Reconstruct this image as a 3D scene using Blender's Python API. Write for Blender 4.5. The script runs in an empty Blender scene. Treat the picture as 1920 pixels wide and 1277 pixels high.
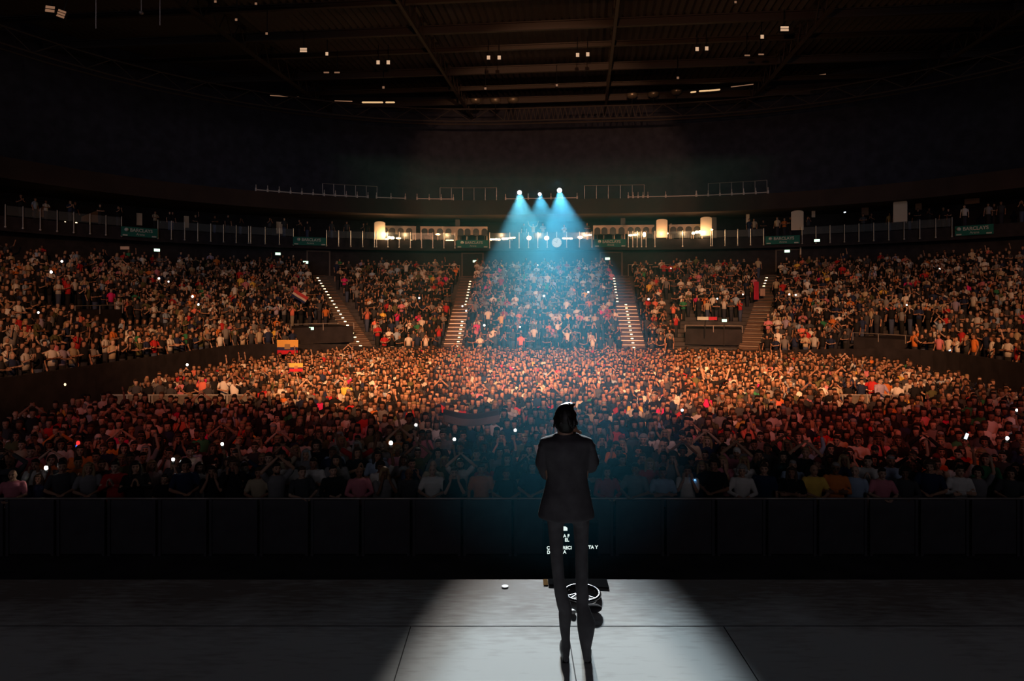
import bpy, bmesh, math, random
import numpy as np
from mathutils import Vector, Matrix

random.seed(7)
rng = np.random.default_rng(11)
S = bpy.context.scene
COL = S.collection
PI = math.pi
R = math.radians

# ------------------------------------------------------------------ camera
F = 1280.0                # focal length in photograph pixels (24 mm on 36 mm)
HY = 552.0                # horizon row
CZ = 5.2                  # camera height above the arena floor
STAGE_Z = 2.61
cd = bpy.data.cameras.new('camera')
cam = bpy.data.objects.new('camera', cd)
COL.objects.link(cam)
cam.location = (0, 0, CZ)
cam.rotation_euler = (R(90), 0, 0)
cd.sensor_width = 36.0
cd.lens = 24.0
cd.shift_y = -(638.5 - HY) / 1920.0
cd.clip_end = 400
S.camera = cam

# ------------------------------------------------------------------ world, exposure
S.view_settings.view_transform = 'Standard'
S.view_settings.look = 'None'
S.view_settings.gamma = 1.0
S.view_settings.use_curve_mapping = False
S.view_settings.exposure = 0.0
w = bpy.data.worlds.new('world')
S.world = w
w.use_nodes = True
w.node_tree.nodes['Background'].inputs[0].default_value = (1.0, 0.85, 1.05, 1)
w.node_tree.nodes['Background'].inputs[1].default_value = 0.0045
S.cycles.max_bounces = 3
S.cycles.diffuse_bounces = 1
S.cycles.glossy_bounces = 1
S.cycles.transmission_bounces = 2
S.cycles.volume_bounces = 0
S.cycles.transparent_max_bounces = 6
S.cycles.use_denoising = True
S.cycles.sample_clamp_indirect = 2.0
S.cycles.sample_clamp_direct = 30.0
S.cycles.caustics_reflective = False
S.cycles.caustics_refractive = False


def light(name, kind, loc, target, energy, color, **kw):
    d = bpy.data.lights.new(name, kind)
    d.energy = energy
    d.color = color
    for k, v in kw.items():
        setattr(d, k, v)
    o = bpy.data.objects.new(name, d)
    COL.objects.link(o)
    o.location = loc
    v = Vector(target) - Vector(loc)
    o.rotation_euler = v.to_track_quat('-Z', 'Y').to_euler()
    return o


# added dim suns from the stage side, an even fill that lifts the blacks
light('fill_sun', 'SUN', (0, -10, 20), (0, 10, 18.6), 0.17, (0.95, 0.86, 1.0), angle=R(20))
light('fill_sun', 'SUN', (0, -10, 20), (0, 10, 9.4), 0.032, (0.92, 0.88, 1.0), angle=R(12))
# stage wash, hung over the downstage edge, aimed at the rear of the floor and the bowl
WARM = (1.0, 0.45, 0.19)
for i, (x, tx, ty, tz, e, sz) in enumerate([(-7, -11, 38, 2.6, 40000, 36), (-3, -3, 36, 2.0, 60000, 40),
                                            (3, 6, 36, 2.0, 62000, 40), (7, 15, 38, 2.6, 45000, 37)]):
    light('wash_light', 'SPOT', (x, 5, 15), (tx, ty, tz), e, WARM, spot_size=R(sz), spot_blend=1.0, shadow_soft_size=0.25)
for i, (x, tx, e) in enumerate([(-10, -26, 12500), (10, 30, 16000)]):
    light('wash_light', 'SPOT', (x, 5, 15), (tx, 36, 2.2), e, (1.0, 0.42, 0.18), spot_size=R(38), spot_blend=0.9, shadow_soft_size=0.25)
for i, (x, tx, e) in enumerate([(-6, -9, 2600), (6, 11, 4600)]):
    light('red_wash_light', 'SPOT', (x, 5.5, 15), (tx, 25.5, 1.5), e, (1.0, 0.13, 0.07), spot_size=R(46), spot_blend=1.0, shadow_soft_size=0.2)
light('front_wash_light', 'SPOT', (1, 5.5, 15), (2, 23.5, 1.6), 3800, (1.0, 0.50, 0.52), spot_size=R(40), spot_blend=1.0, shadow_soft_size=0.2)
light('fascia_wash_light', 'SPOT', (1, 6, 16), (3.5, 64, 14.4), 21000, (1.0, .55, .32), spot_size=R(29), spot_blend=.35, shadow_soft_size=.2)
# added spot standing in for wash spill on the roof steel
light('roof_spill', 'SPOT', (0, 8, 12), (6, 52, 26), 5500, (1.0, 0.45, 0.2), spot_size=R(60), spot_blend=1.0, shadow_soft_size=0.4)


# ------------------------------------------------------------------ helpers
def at(px, py, D):
    """point at depth D that shows at a pixel"""
    return Vector(((px - 960) / F * D, D, CZ + (HY - py) / F * D))


def tag(o, label=None, cat=None, group=None, kind=None):
    if label: o['label'] = label
    if cat: o['category'] = cat
    if group: o['group'] = group
    if kind: o['kind'] = kind
    return o


def nodes(name):
    m = bpy.data.materials.new(name)
    m.use_nodes = True
    nt = m.node_tree
    return m, nt, nt.nodes['Principled BSDF']


def mat(name, col, rough=0.8, metal=0.0, noise=0.0, scale=8.0, spec=0.3):
    m, nt, b = nodes(name)
    b.inputs['Roughness'].default_value = rough
    b.inputs['Metallic'].default_value = metal
    b.inputs['Specular IOR Level'].default_value = spec
    c = (*col, 1)
    if noise > 0:
        tc = nt.nodes.new('ShaderNodeTexCoord')
        n = nt.nodes.new('ShaderNodeTexNoise')
        n.inputs['Scale'].default_value = scale
        r = nt.nodes.new('ShaderNodeValToRGB')
        r.color_ramp.elements[0].position = 0.3
        r.color_ramp.elements[1].position = 0.7
        r.color_ramp.elements[0].color = (*[v * (1 - noise) for v in col], 1)
        r.color_ramp.elements[1].color = (*[min(1, v * (1 + noise)) for v in col], 1)
        nt.links.new(tc.outputs['Object'], n.inputs['Vector'])
        nt.links.new(n.outputs['Fac'], r.inputs['Fac'])
        nt.links.new(r.outputs['Color'], b.inputs['Base Color'])
    else:
        b.inputs['Base Color'].default_value = c
    return m


def emis(name, col, s, sampled=False):
    m, nt, b = nodes(name)
    b.inputs['Base Color'].default_value = (0.02, 0.02, 0.02, 1)
    b.inputs['Emission Color'].default_value = (*col, 1)
    b.inputs['Emission Strength'].default_value = s
    if not sampled:
        m.cycles.emission_sampling = 'NONE'
    return m


def objcol(name, rough=0.8, noise=0.25, scale=6.0, spec=0.25):
    """material that takes the object's own colour"""
    m, nt, b = nodes(name)
    b.inputs['Roughness'].default_value = rough
    b.inputs['Specular IOR Level'].default_value = spec
    oi = nt.nodes.new('ShaderNodeObjectInfo')
    tc = nt.nodes.new('ShaderNodeTexCoord')
    n = nt.nodes.new('ShaderNodeTexNoise')
    n.inputs['Scale'].default_value = scale
    mr = nt.nodes.new('ShaderNodeMapRange')
    mr.inputs['To Min'].default_value = 1 - noise
    mr.inputs['To Max'].default_value = 1 + noise
    mx = nt.nodes.new('ShaderNodeVectorMath')
    mx.operation = 'SCALE'
    nt.links.new(tc.outputs['Object'], n.inputs['Vector'])
    nt.links.new(n.outputs['Fac'], mr.inputs['Value'])
    nt.links.new(oi.outputs['Color'], mx.inputs[0])
    nt.links.new(mr.outputs['Result'], mx.inputs['Scale'])
    nt.links.new(mx.outputs['Vector'], b.inputs['Base Color'])
    return m


class MB:
    """collects closed shapes; build() links them as one mesh object"""
    def __init__(s):
        s.v, s.f, s.m = [], [], []

    def add(s, verts, faces, mi=0):
        k = len(s.v)
        s.v += [tuple(p) for p in verts]
        s.f += [tuple(i + k for i in f) for f in faces]
        s.m += [mi] * len(faces)
        return s

    def box(s, c, size, rot=0.0, mi=0, tilt=None):
        hx, hy, hz = size[0] / 2, size[1] / 2, size[2] / 2
        M = Matrix.Rotation(rot, 3, 'Z')
        if tilt is not None:
            M = M @ Matrix.Rotation(tilt, 3, 'X')
        P = [Vector(c) + M @ Vector((x, y, z)) for x in (-hx, hx) for y in (-hy, hy) for z in (-hz, hz)]
        return s.add(P, [(0, 1, 3, 2), (4, 6, 7, 5), (0, 4, 5, 1), (2, 3, 7, 6), (0, 2, 6, 4), (1, 5, 7, 3)], mi)

    def tube(s, pts, radii, n=10, mi=0, caps=True, flat=None):
        """capsule chain through pts; flat=(sx) squashes"""
        pts = [Vector(p) for p in pts]
        if not isinstance(radii, (list, tuple)):
            radii = [radii] * len(pts)
        rings = []
        d0 = (pts[1] - pts[0]).normalized()
        d1 = (pts[-1] - pts[-2]).normalized()
        if caps:
            for a in (80, 50, 22):
                rings.append((pts[0] - d0 * radii[0] * math.sin(R(a)), radii[0] * math.cos(R(a)), d0))
        for i, p in enumerate(pts):
            a = pts[max(i - 1, 0)]
            b = pts[min(i + 1, len(pts) - 1)]
            rings.append((p, radii[i], (b - a).normalized()))
        if caps:
            for a in (22, 50, 80):
                rings.append((pts[-1] + d1 * radii[-1] * math.sin(R(a)), radii[-1] * math.cos(R(a)), d1))
        V = []
        ref = Vector((0, 0, 1)) if abs(d0.z) < 0.9 else Vector((0, 1, 0))
        x = d0.cross(ref).normalized()
        for p, r, d in rings:
            x = (x - d * x.dot(d)).normalized()
            y = d.cross(x)
            for k in range(n):
                a = 2 * PI * k / n
                V.append(p + (x * math.cos(a) + y * math.sin(a)) * r)
        Fc = []
        for i in range(len(rings) - 1):
            for k in range(n):
                Fc.append((i * n + k, i * n + (k + 1) % n, (i + 1) * n + (k + 1) % n, (i + 1) * n + k))
        Fc.append(tuple(reversed(range(n))))
        L = (len(rings) - 1) * n
        Fc.append(tuple(L + k for k in range(n)))
        return s.add(V, Fc, mi)

    def ell(s, c, r, nu=12, nv=8, mi=0, rot=None):
        V, Fc = [], []
        M = rot or Matrix.Identity(3)
        for j in range(1, nv):
            t = PI * j / nv
            for k in range(nu):
                a = 2 * PI * k / nu
                V.append(Vector(c) + M @ Vector((r[0] * math.sin(t) * math.cos(a), r[1] * math.sin(t) * math.sin(a), r[2] * math.cos(t))))
        top = len(V); V.append(Vector(c) + M @ Vector((0, 0, r[2])))
        bot = len(V); V.append(Vector(c) + M @ Vector((0, 0, -r[2])))
        for j in range(nv - 2):
            for k in range(nu):
                Fc.append((j * nu + k, (j + 1) * nu + k, (j + 1) * nu + (k + 1) % nu, j * nu + (k + 1) % nu))
        for k in range(nu):
            Fc.append((top, k, (k + 1) % nu))
            Fc.append((bot, (nv - 2) * nu + (k + 1) % nu, (nv - 2) * nu + k))
        return s.add(V, Fc, mi)

    def loft(s, rings, n=16, mi=0, power=1.0):
        """rings of (z, cx, cy, rx, ry)"""
        V, Fc = [], []
        for z, cx, cy, rx, ry in rings:
            for k in range(n):
                a = 2 * PI * k / n
                ca, sa = math.cos(a), math.sin(a)
                V.append((cx + rx * math.copysign(abs(ca) ** power, ca), cy + ry * math.copysign(abs(sa) ** power, sa), z))
        m = len(rings)
        for i in range(m - 1):
            for k in range(n):
                Fc.append((i * n + k, i * n + (k + 1) % n, (i + 1) * n + (k + 1) % n, (i + 1) * n + k))
        Fc.append(tuple(reversed(range(n))))
        Fc.append(tuple((m - 1) * n + k for k in range(n)))
        return s.add(V, Fc, mi)

    def mesh(s, name, mats, smooth=False):
        me = bpy.data.meshes.new(name)
        me.from_pydata(s.v, [], s.f)
        if not isinstance(mats, (list, tuple)):
            mats = [mats]
        for m in mats:
            me.materials.append(m)
        if len(mats) > 1:
            me.polygons.foreach_set('material_index', s.m)
        bm = bmesh.new(); bm.from_mesh(me)
        bmesh.ops.recalc_face_normals(bm, faces=bm.faces)
        bm.to_mesh(me); bm.free()
        if smooth:
            me.polygons.foreach_set('use_smooth', [True] * len(me.polygons))
        me.update()
        return me

    def build(s, name, mats, parent=None, smooth=False, kind=None):
        o = bpy.data.objects.new(name, s.mesh(name, mats, smooth))
        COL.objects.link(o)
        if parent: o.parent = parent
        if kind: o['kind'] = kind
        return o

    def remesh(s, name, mats, voxel, classify=None, smooth_it=2, extra=None):
        """fuse everything into one continuous surface; extra: MB of small pieces with material indices"""
        me = s.mesh('tmp', mats[0])
        o = bpy.data.objects.new('tmp', me)
        COL.objects.link(o)
        md = o.modifiers.new('r', 'REMESH'); md.mode = 'VOXEL'; md.voxel_size = voxel
        if smooth_it:
            sm = o.modifiers.new('s', 'SMOOTH'); sm.iterations = smooth_it; sm.factor = 0.5
        dg = bpy.context.evaluated_depsgraph_get()
        out = bpy.data.meshes.new_from_object(o.evaluated_get(dg))
        bpy.data.objects.remove(o); bpy.data.meshes.remove(me)
        if extra is not None and extra.v:
            bm = bmesh.new(); bm.from_mesh(out)
            e = extra.mesh('e', list(mats)); bm.from_mesh(e); bm.to_mesh(out); bm.free()
            n_old = len(out.polygons) - len(e.polygons)
            bpy.data.meshes.remove(e)
        else:
            n_old = len(out.polygons)
        out.name = name
        out.materials.clear()
        for m in mats: out.materials.append(m)
        idx = np.zeros(len(out.polygons), dtype=np.int32)
        if extra is not None and extra.v:
            idx[n_old:] = extra.m
        if classify:
            c = np.zeros(len(out.polygons) * 3, dtype=np.float32)
            out.polygons.foreach_get('center', c)
            c = c.reshape(-1, 3)
            idx[:n_old] = classify(c[:n_old])
        out.polygons.foreach_set('material_index', idx)
        out.polygons.foreach_set('use_smooth', [True] * len(out.polygons))
        out.update()
        return out


def obj(name, me, parent=None, loc=(0, 0, 0), rz=0.0, scale=1.0, color=None):
    o = bpy.data.objects.new(name, me)
    COL.objects.link(o)
    o.location = loc
    o.rotation_euler = (0, 0, rz)
    o.scale = (scale,) * 3
    if parent: o.parent = parent
    if color: o.color = (*color, 1)
    return o


def empty(name, loc=(0, 0, 0), rz=0.0):
    o = bpy.data.objects.new(name, None)
    COL.objects.link(o)
    o.location = loc; o.rotation_euler = (0, 0, rz)
    o.empty_display_size = 0.2
    return o


# ------------------------------------------------------------------ arena plan: an oval bowl, its axis turned 6 degrees
CA, SA = math.cos(R(6)), math.sin(R(6))
HBL, HBR, RC, VC = 6.0, 8.0, 12.0, 34.0


def plan(q, t):
    """q: place along the bowl (-3 left side .. -1..1 back .. 3 right side); t: metres outward from its front"""
    aq = abs(q); sg = -1 if q < 0 else 1
    hb = HBL if q < 0 else HBR
    if aq <= 1:
        u, v = q * hb, VC + RC + t
    elif aq <= 2:
        th = (aq - 1) * PI / 2
        u, v = sg * (hb + (RC + t) * math.sin(th)), VC + (RC + t) * math.cos(th)
    else:
        u, v = sg * (hb + RC + t), VC - (aq - 2) * 29
    return 3 + (v - 46) * SA + u * CA, 46 + (v - 46) * CA - u * SA


def facing(q):
    """rotation about z of something on the bowl that looks inward (its -Y inward)"""
    aq = abs(q); sg = -1 if q < 0 else 1
    th = 0 if aq <= 1 else (min(aq, 2) - 1) * PI / 2
    return -sg * th - R(6)


def z0(q):
    a = (abs(q) - 1.15) / 0.75
    a = min(1, max(0, a))
    return 0.75 + 0.75 * a * a * (3 - 2 * a)


TT, ZT, ROWS = 19.2, 6.9, 24


def ztier(q, k):
    return z0(q) + (ZT - z0(q)) * k / (ROWS - 1)


def q_at(px, t, lo=-2.9, hi=2.9):
    for _ in range(40):
        m = (lo + hi) / 2
        x, y = plan(m, t)
        p = 960 + F * x / y if y > 1 else (-9e9 if x < 0 else 9e9)
        if p < px: lo = m
        else: hi = m
    return (lo + hi) / 2


def sweep(name, prof, q0, q1, m, step=0.05, parent=None, kind=None, closed=False):
    """prof: list of (t, z or function of q)"""
    n = max(2, int(abs(q1 - q0) / step) + 1)
    V, Fc = [], []
    for i in range(n):
        q = q0 + (q1 - q0) * i / (n - 1)
        for t, z in prof:
            x, y = plan(q, t)
            V.append((x, y, z(q) if callable(z) else z))
    k = len(prof)
    for i in range(n - 1):
        for j in range(k if closed else k - 1):
            a = i * k + j; b = i * k + (j + 1) % k
            Fc.append((a, b, b + k, a + k))
    if closed:
        Fc.append(tuple(range(k))); Fc.append(tuple(reversed([(n - 1) * k + j for j in range(k)])))
    mb = MB(); mb.add(V, Fc)
    return mb.build(name, m, parent, kind=kind)


# materials of the building
M_conc = mat('dark_concrete', (0.06, 0.056, 0.06), 0.9, noise=0.3, scale=1.5)
M_black = mat('black_paint', (0.035, 0.032, 0.036), 0.95, noise=0.2, scale=2, spec=0.05)
M_drape = mat('black_drape', (0.048, 0.044, 0.056), 0.95, noise=0.25, scale=1.2)
M_fascia = mat('brown_fascia', (0.060, 0.036, 0.028), 0.85, noise=0.15, scale=0.6)
M_steel = mat('galvanised_steel', (0.45, 0.4, 0.36), 0.45, 0.6)
M_roofsteel = mat('roof_steel', (0.10, 0.075, 0.062), 0.6, 0.3)
M_deck = mat('roof_deck', (0.085, 0.062, 0.055), 0.7)
M_alu = mat('brushed_aluminium', (0.6, 0.57, 0.52), 0.4, 0.5)
M_rail = mat('pale_pipe', (0.75, 0.66, 0.58), 0.5)
M_pit = mat('charcoal_barrier_panel', (0.13, 0.12, 0.135), 0.9, noise=0.15, scale=3, spec=0.1)
M_mesh = mat('grey_barrier_panel', (0.16, 0.14, 0.12), 0.8, noise=0.25, scale=6)
M_black_metal = mat('black_metal', (0.015, 0.015, 0.017), 0.45, 0.3)

# ------------------------------------------------------------------ setting
MB().add([(-45, -6, 0), (48, -6, 0), (48, 85, 0), (-45, 85, 0)], [(0, 1, 2, 3)]).build('floor', M_conc, kind='structure')
# terrace of the bowl
prof = []
for k in range(ROWS):
    prof.append((k * 0.8, lambda q, k=k: ztier(q, k) - 0.001 if k else ztier(q, 0)))
    prof.append(((k + 1) * 0.8, lambda q, k=k: ztier(q, k)))
prof = [(0.0, 0.0)] + prof
sweep('floor_terrace', prof, -2.95, 2.95, M_conc, kind='structure')
sweep('wall_bowl_front', [(-0.05, 0.0), (-0.05, lambda q: z0(q) + 0.85), (-0.15, lambda q: z0(q) + 0.85), (-0.15, 0.0)], -2.95, 2.95, M_black, kind='structure', closed=True)
sweep('wall_concourse', [(20.6, 6.9), (20.6, 9.45)], -2.95, 2.95, M_black, kind='structure')
sweep('floor_concourse', [(19.1, 6.9), (20.6, 6.9)], -2.95, 2.95, M_conc, kind='structure')
sweep('floor_suites', [(19.3, 9.45), (19.3, 10.4), (19.45, 10.4), (25.5, 10.4), (25.5, 9.45)], -2.95, 2.95, M_black, kind='structure', closed=True)
sweep('wall_suites', [(25.4, 10.4), (25.4, 12.8)], -2.95, 2.95, M_black, kind='structure')
sweep('trim_fascia', [(18.6, 12.8), (18.6, 14.2), (25.5, 14.2), (25.5, 12.8)], -2.95, 2.95, M_fascia, kind='structure', closed=True)
sweep('wall_upper', [(25.5, 14.2), (26.5, 26.4)], -2.95, 2.95, M_drape, kind='structure')
sweep('trim_slab_edge', [(19.15, 9.4), (19.15, 9.5), (19.28, 9.5), (19.28, 9.4)], -2.6, 2.6, M_black, kind='structure', closed=True)


def A(u, v, z):
    return Vector((3 + (v - 46) * SA + u * CA, 46 + (v - 46) * CA - u * SA, z))


# corrugated roof deck
mb = MB(); V = []; n = 330
for i in range(n):
    u = -48 + 96 * i / (n - 1)
    dz = 0.28 if i % 2 else 0.0
    V += [A(u, 22, 26.4 + dz), A(u, 82, 26.4 + dz)]
mb.add(V, [(2 * i, 2 * i + 1, 2 * i + 3, 2 * i + 2) for i in range(n - 1)])
mb.build('ceiling', M_deck, kind='structure')
# roof beams across the hall, purlins, and girders along it
nb = 0
for v in (33, 36.5, 41, 45.2, 50, 54.5, 59.5, 65, 69):
    nb += 1
    hb = 0.55 if nb % 2 else 0.32
    mb = MB()
    c = A(0, v, 25.2)
    mb.box(c, (84, 0.3, 0.08), -R(6)); mb.box(c - Vector((0, 0, hb)), (84, 0.3, 0.08), -R(6)); mb.box(c - Vector((0, 0, hb / 2)), (84, 0.06, hb), -R(6))
    o = mb.build('ceiling_beam', M_roofsteel, kind='structure')
for u in (-24, -10, 4, 18, 31):
    mb = MB()
    for z in (24.0, 25.6):
        mb.box(A(u, 50, z), (0.22, 44, 0.22), -R(6))
    for i in range(22):
        p, q_ = A(u, 28 + 2 * i, 24.0), A(u, 29 + 2 * i, 25.6)
        mb.tube([p, q_], 0.05, 5, caps=False); mb.tube([q_, A(u, 30 + 2 * i, 24.0)], 0.05, 5, caps=False)
    mb.build('ceiling_girder', M_roofsteel, kind='structure')
# ring truss at the back edge of the roof
mb = MB(); chords = [(20.4, 22.2), (20.4, 23.4), (21.6, 22.2)]
for t, z in chords:
    mb.tube([(*plan(-2.2 + 4.4 * i / 60, t), z) for i in range(61)], 0.07, 6, caps=False)
for i in range(120):
    qa, qb = -2.2 + 4.4 * i / 120, -2.2 + 4.4 * (i + 1) / 120
    a, b = (0, 1) if i % 2 else (1, 0)
    mb.tube([(*plan(qa, 20.4), chords[a][1]), (*plan(qb, 20.4), chords[b][1])], 0.04, 5, caps=False)
tag(mb.build('ring_truss', M_roofsteel), 'curved lattice ring truss hanging under the back edge of the roof', 'truss')

# aisles with lit steps
AISLES = [(-1.356, 1.4, 'dark aisle steps with bright edge lights between the outer seating blocks', -0.30, 23),
          (-1.067, 1.3, 'narrow aisle steps with edge lights beside the middle seating block', 0.55, 22),
          (0.66, 1.6, 'wide pale aisle steps with edge lights next to the beam-lit seating block', -0.85, 23),
          (1.222, 1.3, 'short visible flight of aisle steps under the corner exit sign', -0.5, 23)]
M_step = mat('pale_step_tread', (0.22, 0.15, 0.11), 0.8, noise=0.2, scale=3)
M_riser = mat('dark_step_riser', (0.10, 0.065, 0.05), 0.9)
M_led = emis('warm_step_led', (1.0, 0.70, 0.36), 5.0)


def local(q, t, du):
    x, y = plan(q, t)
    a = facing(q)
    return x + math.cos(a) * du, y + math.sin(a) * du


for ai, (q, wd, lab, side, nl) in enumerate(AISLES):
    a = facing(q)
    mb = MB()
    for k in range(ROWS * 2):
        t = k * 0.4
        z = z0(q) + (ZT - z0(q)) * (k * 0.4 + 0.3) / TT + 0.05
        x, y = local(q, t + 0.2, 0)
        mb.box((x, y, z - 0.08), (wd, 0.4, 0.16), a, 1)
        mb.box((x, y, z + 0.012), (wd, 0.22, 0.03), a, 0)
        if t < 11 and k % 2 == 0: mb.box((x - SA * .19, y - CA * .19, z - 0.01), (wd, 0.03, 0.05), a, 2)
    tag(mb.build('trim_aisle_steps', [M_step, M_riser, M_alu]), lab, None, None, 'structure')
    for k in range(nl):
        if ai == 1 and 8 < k < 13: continue
        if ai == 3 and k < 17: continue
        t = k * 0.8 + 0.1
        z = z0(q) + (ZT - z0(q)) * (t + 0.3) / TT + 0.10
        x, y = local(q, t - 0.05, side * wd * (0.5 if (ai != 2 or t > 11) else 0.02))
        o = MB().box((0, 0, 0), (0.17, 0.05, 0.065)).build('step_light', M_led)
        o.location = (x, y, z + 0.05); o.rotation_euler = (0, 0, a)
        tag(o, ['warm step light on the long slanting aisle', 'warm step light on the narrow aisle beside the middle block',
                'warm step light on the wide pale aisle', 'warm step light on the short flight under the exit sign'][ai],
            'step light', ['step lights of the slanting aisle', 'step lights of the narrow aisle', 'step lights of the wide aisle', 'step lights under the exit sign'][ai])

# entrance openings through the seating (vomitories): dark boxes
VOMS = [(-1.47, 2.6, 5.5, 2.2), (1.12, 2.8, 6.5, 1.9), (-2.0, 6.0, 9.5, 1.8), (1.62, 1.0, 4.2, 1.6)]
for i, (q, ta, tb, hw) in enumerate(VOMS):
    a = facing(q)
    tm = (ta + tb) / 2
    x, y = local(q, tm, 0)
    zb = ztier(q, ta / 0.8)
    mb = MB()
    mb.box((x, y, zb + 0.55), (hw * 2, tb - ta, 1.1), a)
    o = mb.build('wall_entrance', M_black, kind='structure')
    mb = MB()
    fx, fy = local(q, ta - 0.05, 0)
    mb.tube([(*local(q, ta - 0.05, -hw), zb + 1.35), (*local(q, ta - 0.05, hw), zb + 1.35)], 0.025, 6)
    for s in (-1, 0, 1):
        mb.tube([(*local(q, ta - 0.05, s * hw), zb + 0.9), (*local(q, ta - 0.05, s * hw), zb + 1.35)], 0.025, 6)
    tag(mb.build('handrail', M_steel), ['steel handrail over the dark entrance beside the slanting aisle', 'steel handrail over the dark entrance with a sponsor strip',
        'steel handrail over the dark entrance high in the side stand', 'steel handrail over the dark entrance low in the side stand'][i], 'handrail')

# ------------------------------------------------------------------ stage
def stage_material():
    m, nt, b = nodes('worn_stage_ply')
    b.inputs['Roughness'].default_value = 0.8
    b.inputs['Specular IOR Level'].default_value = 0.18
    tc = nt.nodes.new('ShaderNodeTexCoord')
    n1 = nt.nodes.new('ShaderNodeTexNoise'); n1.inputs['Scale'].default_value = 1.4; n1.inputs['Detail'].default_value = 8
    n2 = nt.nodes.new('ShaderNodeTexNoise'); n2.inputs['Scale'].default_value = 5; n2.inputs['Detail'].default_value = 10
    mp = nt.nodes.new('ShaderNodeMapping'); mp.inputs['Scale'].default_value = (1, 5, 1)
    r = nt.nodes.new('ShaderNodeValToRGB')
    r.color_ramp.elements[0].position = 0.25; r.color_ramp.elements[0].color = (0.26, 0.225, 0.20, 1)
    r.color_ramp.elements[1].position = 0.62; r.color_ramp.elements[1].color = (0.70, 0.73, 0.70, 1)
    mx = nt.nodes.new('ShaderNodeMath'); mx.operation = 'ADD'
    hm = nt.nodes.new('ShaderNodeMath'); hm.operation = 'MULTIPLY'; hm.inputs[1].default_value = 0.5
    L = nt.links.new
    L(tc.outputs['Object'], n1.inputs['Vector']); L(tc.outputs['Object'], mp.inputs['Vector']); L(mp.outputs['Vector'], n2.inputs['Vector'])
    L(n1.outputs['Fac'], mx.inputs[0]); L(n2.outputs['Fac'], mx.inputs[1]); L(mx.outputs[0], hm.inputs[0])
    # worn dirtier band along the downstage edge
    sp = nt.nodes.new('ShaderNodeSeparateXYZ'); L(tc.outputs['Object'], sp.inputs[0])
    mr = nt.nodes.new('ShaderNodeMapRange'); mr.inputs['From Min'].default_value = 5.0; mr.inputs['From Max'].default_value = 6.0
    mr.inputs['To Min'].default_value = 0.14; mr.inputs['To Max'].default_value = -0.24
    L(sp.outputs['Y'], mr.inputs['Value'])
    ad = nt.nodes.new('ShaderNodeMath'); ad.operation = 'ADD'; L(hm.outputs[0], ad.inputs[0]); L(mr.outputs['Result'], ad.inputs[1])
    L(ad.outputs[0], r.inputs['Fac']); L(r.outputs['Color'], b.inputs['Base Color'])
    return m


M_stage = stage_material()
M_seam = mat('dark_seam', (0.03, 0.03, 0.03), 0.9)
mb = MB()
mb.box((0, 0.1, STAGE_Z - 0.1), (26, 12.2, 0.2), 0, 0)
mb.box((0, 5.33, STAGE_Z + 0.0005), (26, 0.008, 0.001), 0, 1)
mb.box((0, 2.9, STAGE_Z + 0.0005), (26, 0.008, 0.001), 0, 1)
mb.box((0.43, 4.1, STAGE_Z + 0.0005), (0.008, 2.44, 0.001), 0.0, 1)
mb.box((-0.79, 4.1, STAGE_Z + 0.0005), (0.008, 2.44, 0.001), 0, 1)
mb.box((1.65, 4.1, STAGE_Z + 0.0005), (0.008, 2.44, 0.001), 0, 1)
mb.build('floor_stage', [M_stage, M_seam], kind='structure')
MB().box((0, 0.1, (STAGE_Z - 0.2) / 2), (25.8, 12.0, STAGE_Z - 0.2)).build('wall_stage_front', M_black, kind='structure')

# ------------------------------------------------------------------ crowd barriers
def barrier_mesh(wd, h):
    mb = MB()
    mb.box((0, 0, h / 2), (wd - 0.06, 0.02, h - 0.08), 0, 0)
    return mb


bar_panel = MB().box((0, 0, 0.57), (0.94, 0.025, 1.06)).mesh('panel', M_mesh)
bar_rail = MB().tube([(-0.5, 0, 1.13), (0.5, 0, 1.13)], 0.03, 8).mesh('top_rail', M_alu, True)
bar_post = MB().box((0, -0.02, 0.56), (0.055, 0.05, 1.12)).mesh('post', M_alu)
bar_foot = MB().box((0, 0.5, 0.02), (0.95, 1.0, 0.035)).mesh('foot_plate', M_alu)
bar_panel_dark = MB().box((0, 0, 0.57), (0.94, 0.025, 1.06)).mesh('panel', M_pit)


bar_post_dark = MB().box((0, -0.02, 0.56), (0.055, 0.05, 1.12)).mesh('post', M_pit)
bar_foot_dark = MB().box((0, 0.5, 0.02), (0.95, 1.0, 0.035)).mesh('foot_plate', M_black)
bar_rail_dark = MB().tube([(-0.5, 0, 1.13), (0.5, 0, 1.13)], 0.022, 8).mesh('top_rail', M_steel, True)


def barrier(x, y, rz, label, group, dark=False):
    r = tag(empty('crowd_barrier', (x, y, 0), rz), label, 'barrier', group)
    obj('panel', bar_panel_dark if dark else bar_panel, r)
    obj('top_rail', bar_rail_dark if dark else bar_rail, r)
    obj('foot_plate', bar_foot_dark if dark else bar_foot, r)
    for s in (-0.45, 0.45):
        obj('post', bar_post_dark if dark else bar_post, r, (s, 0, 0))
    return r


for i in range(24):
    x = -11.6 + i * 1.01
    barrier(x, 13.6, 0, 'dark panelled crowd barrier with thin top rail along the front row', 'crowd barriers in front of the stage', True)
for (pa, pb, lab, grp) in [(190, 520, 'grey crowd barrier with white posts beside the open side passage', 'barriers beside the side passage'),
                           (690, 850, 'crowd barrier with bright top rail behind the person in yellow', 'barriers behind the person in yellow'),
                           (1535, 1745, 'grey crowd barrier with white posts where the steward in lilac leans', 'barriers by the leaning steward')]:
    xa, xb = (pa - 960) / F * 27.6, (pb - 960) / F * 27.6
    n = int((xb - xa) / 1.01)
    for i in range(n):
        barrier(xa + 0.5 + i * 1.01, 27.6, 0, lab, grp)

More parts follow.
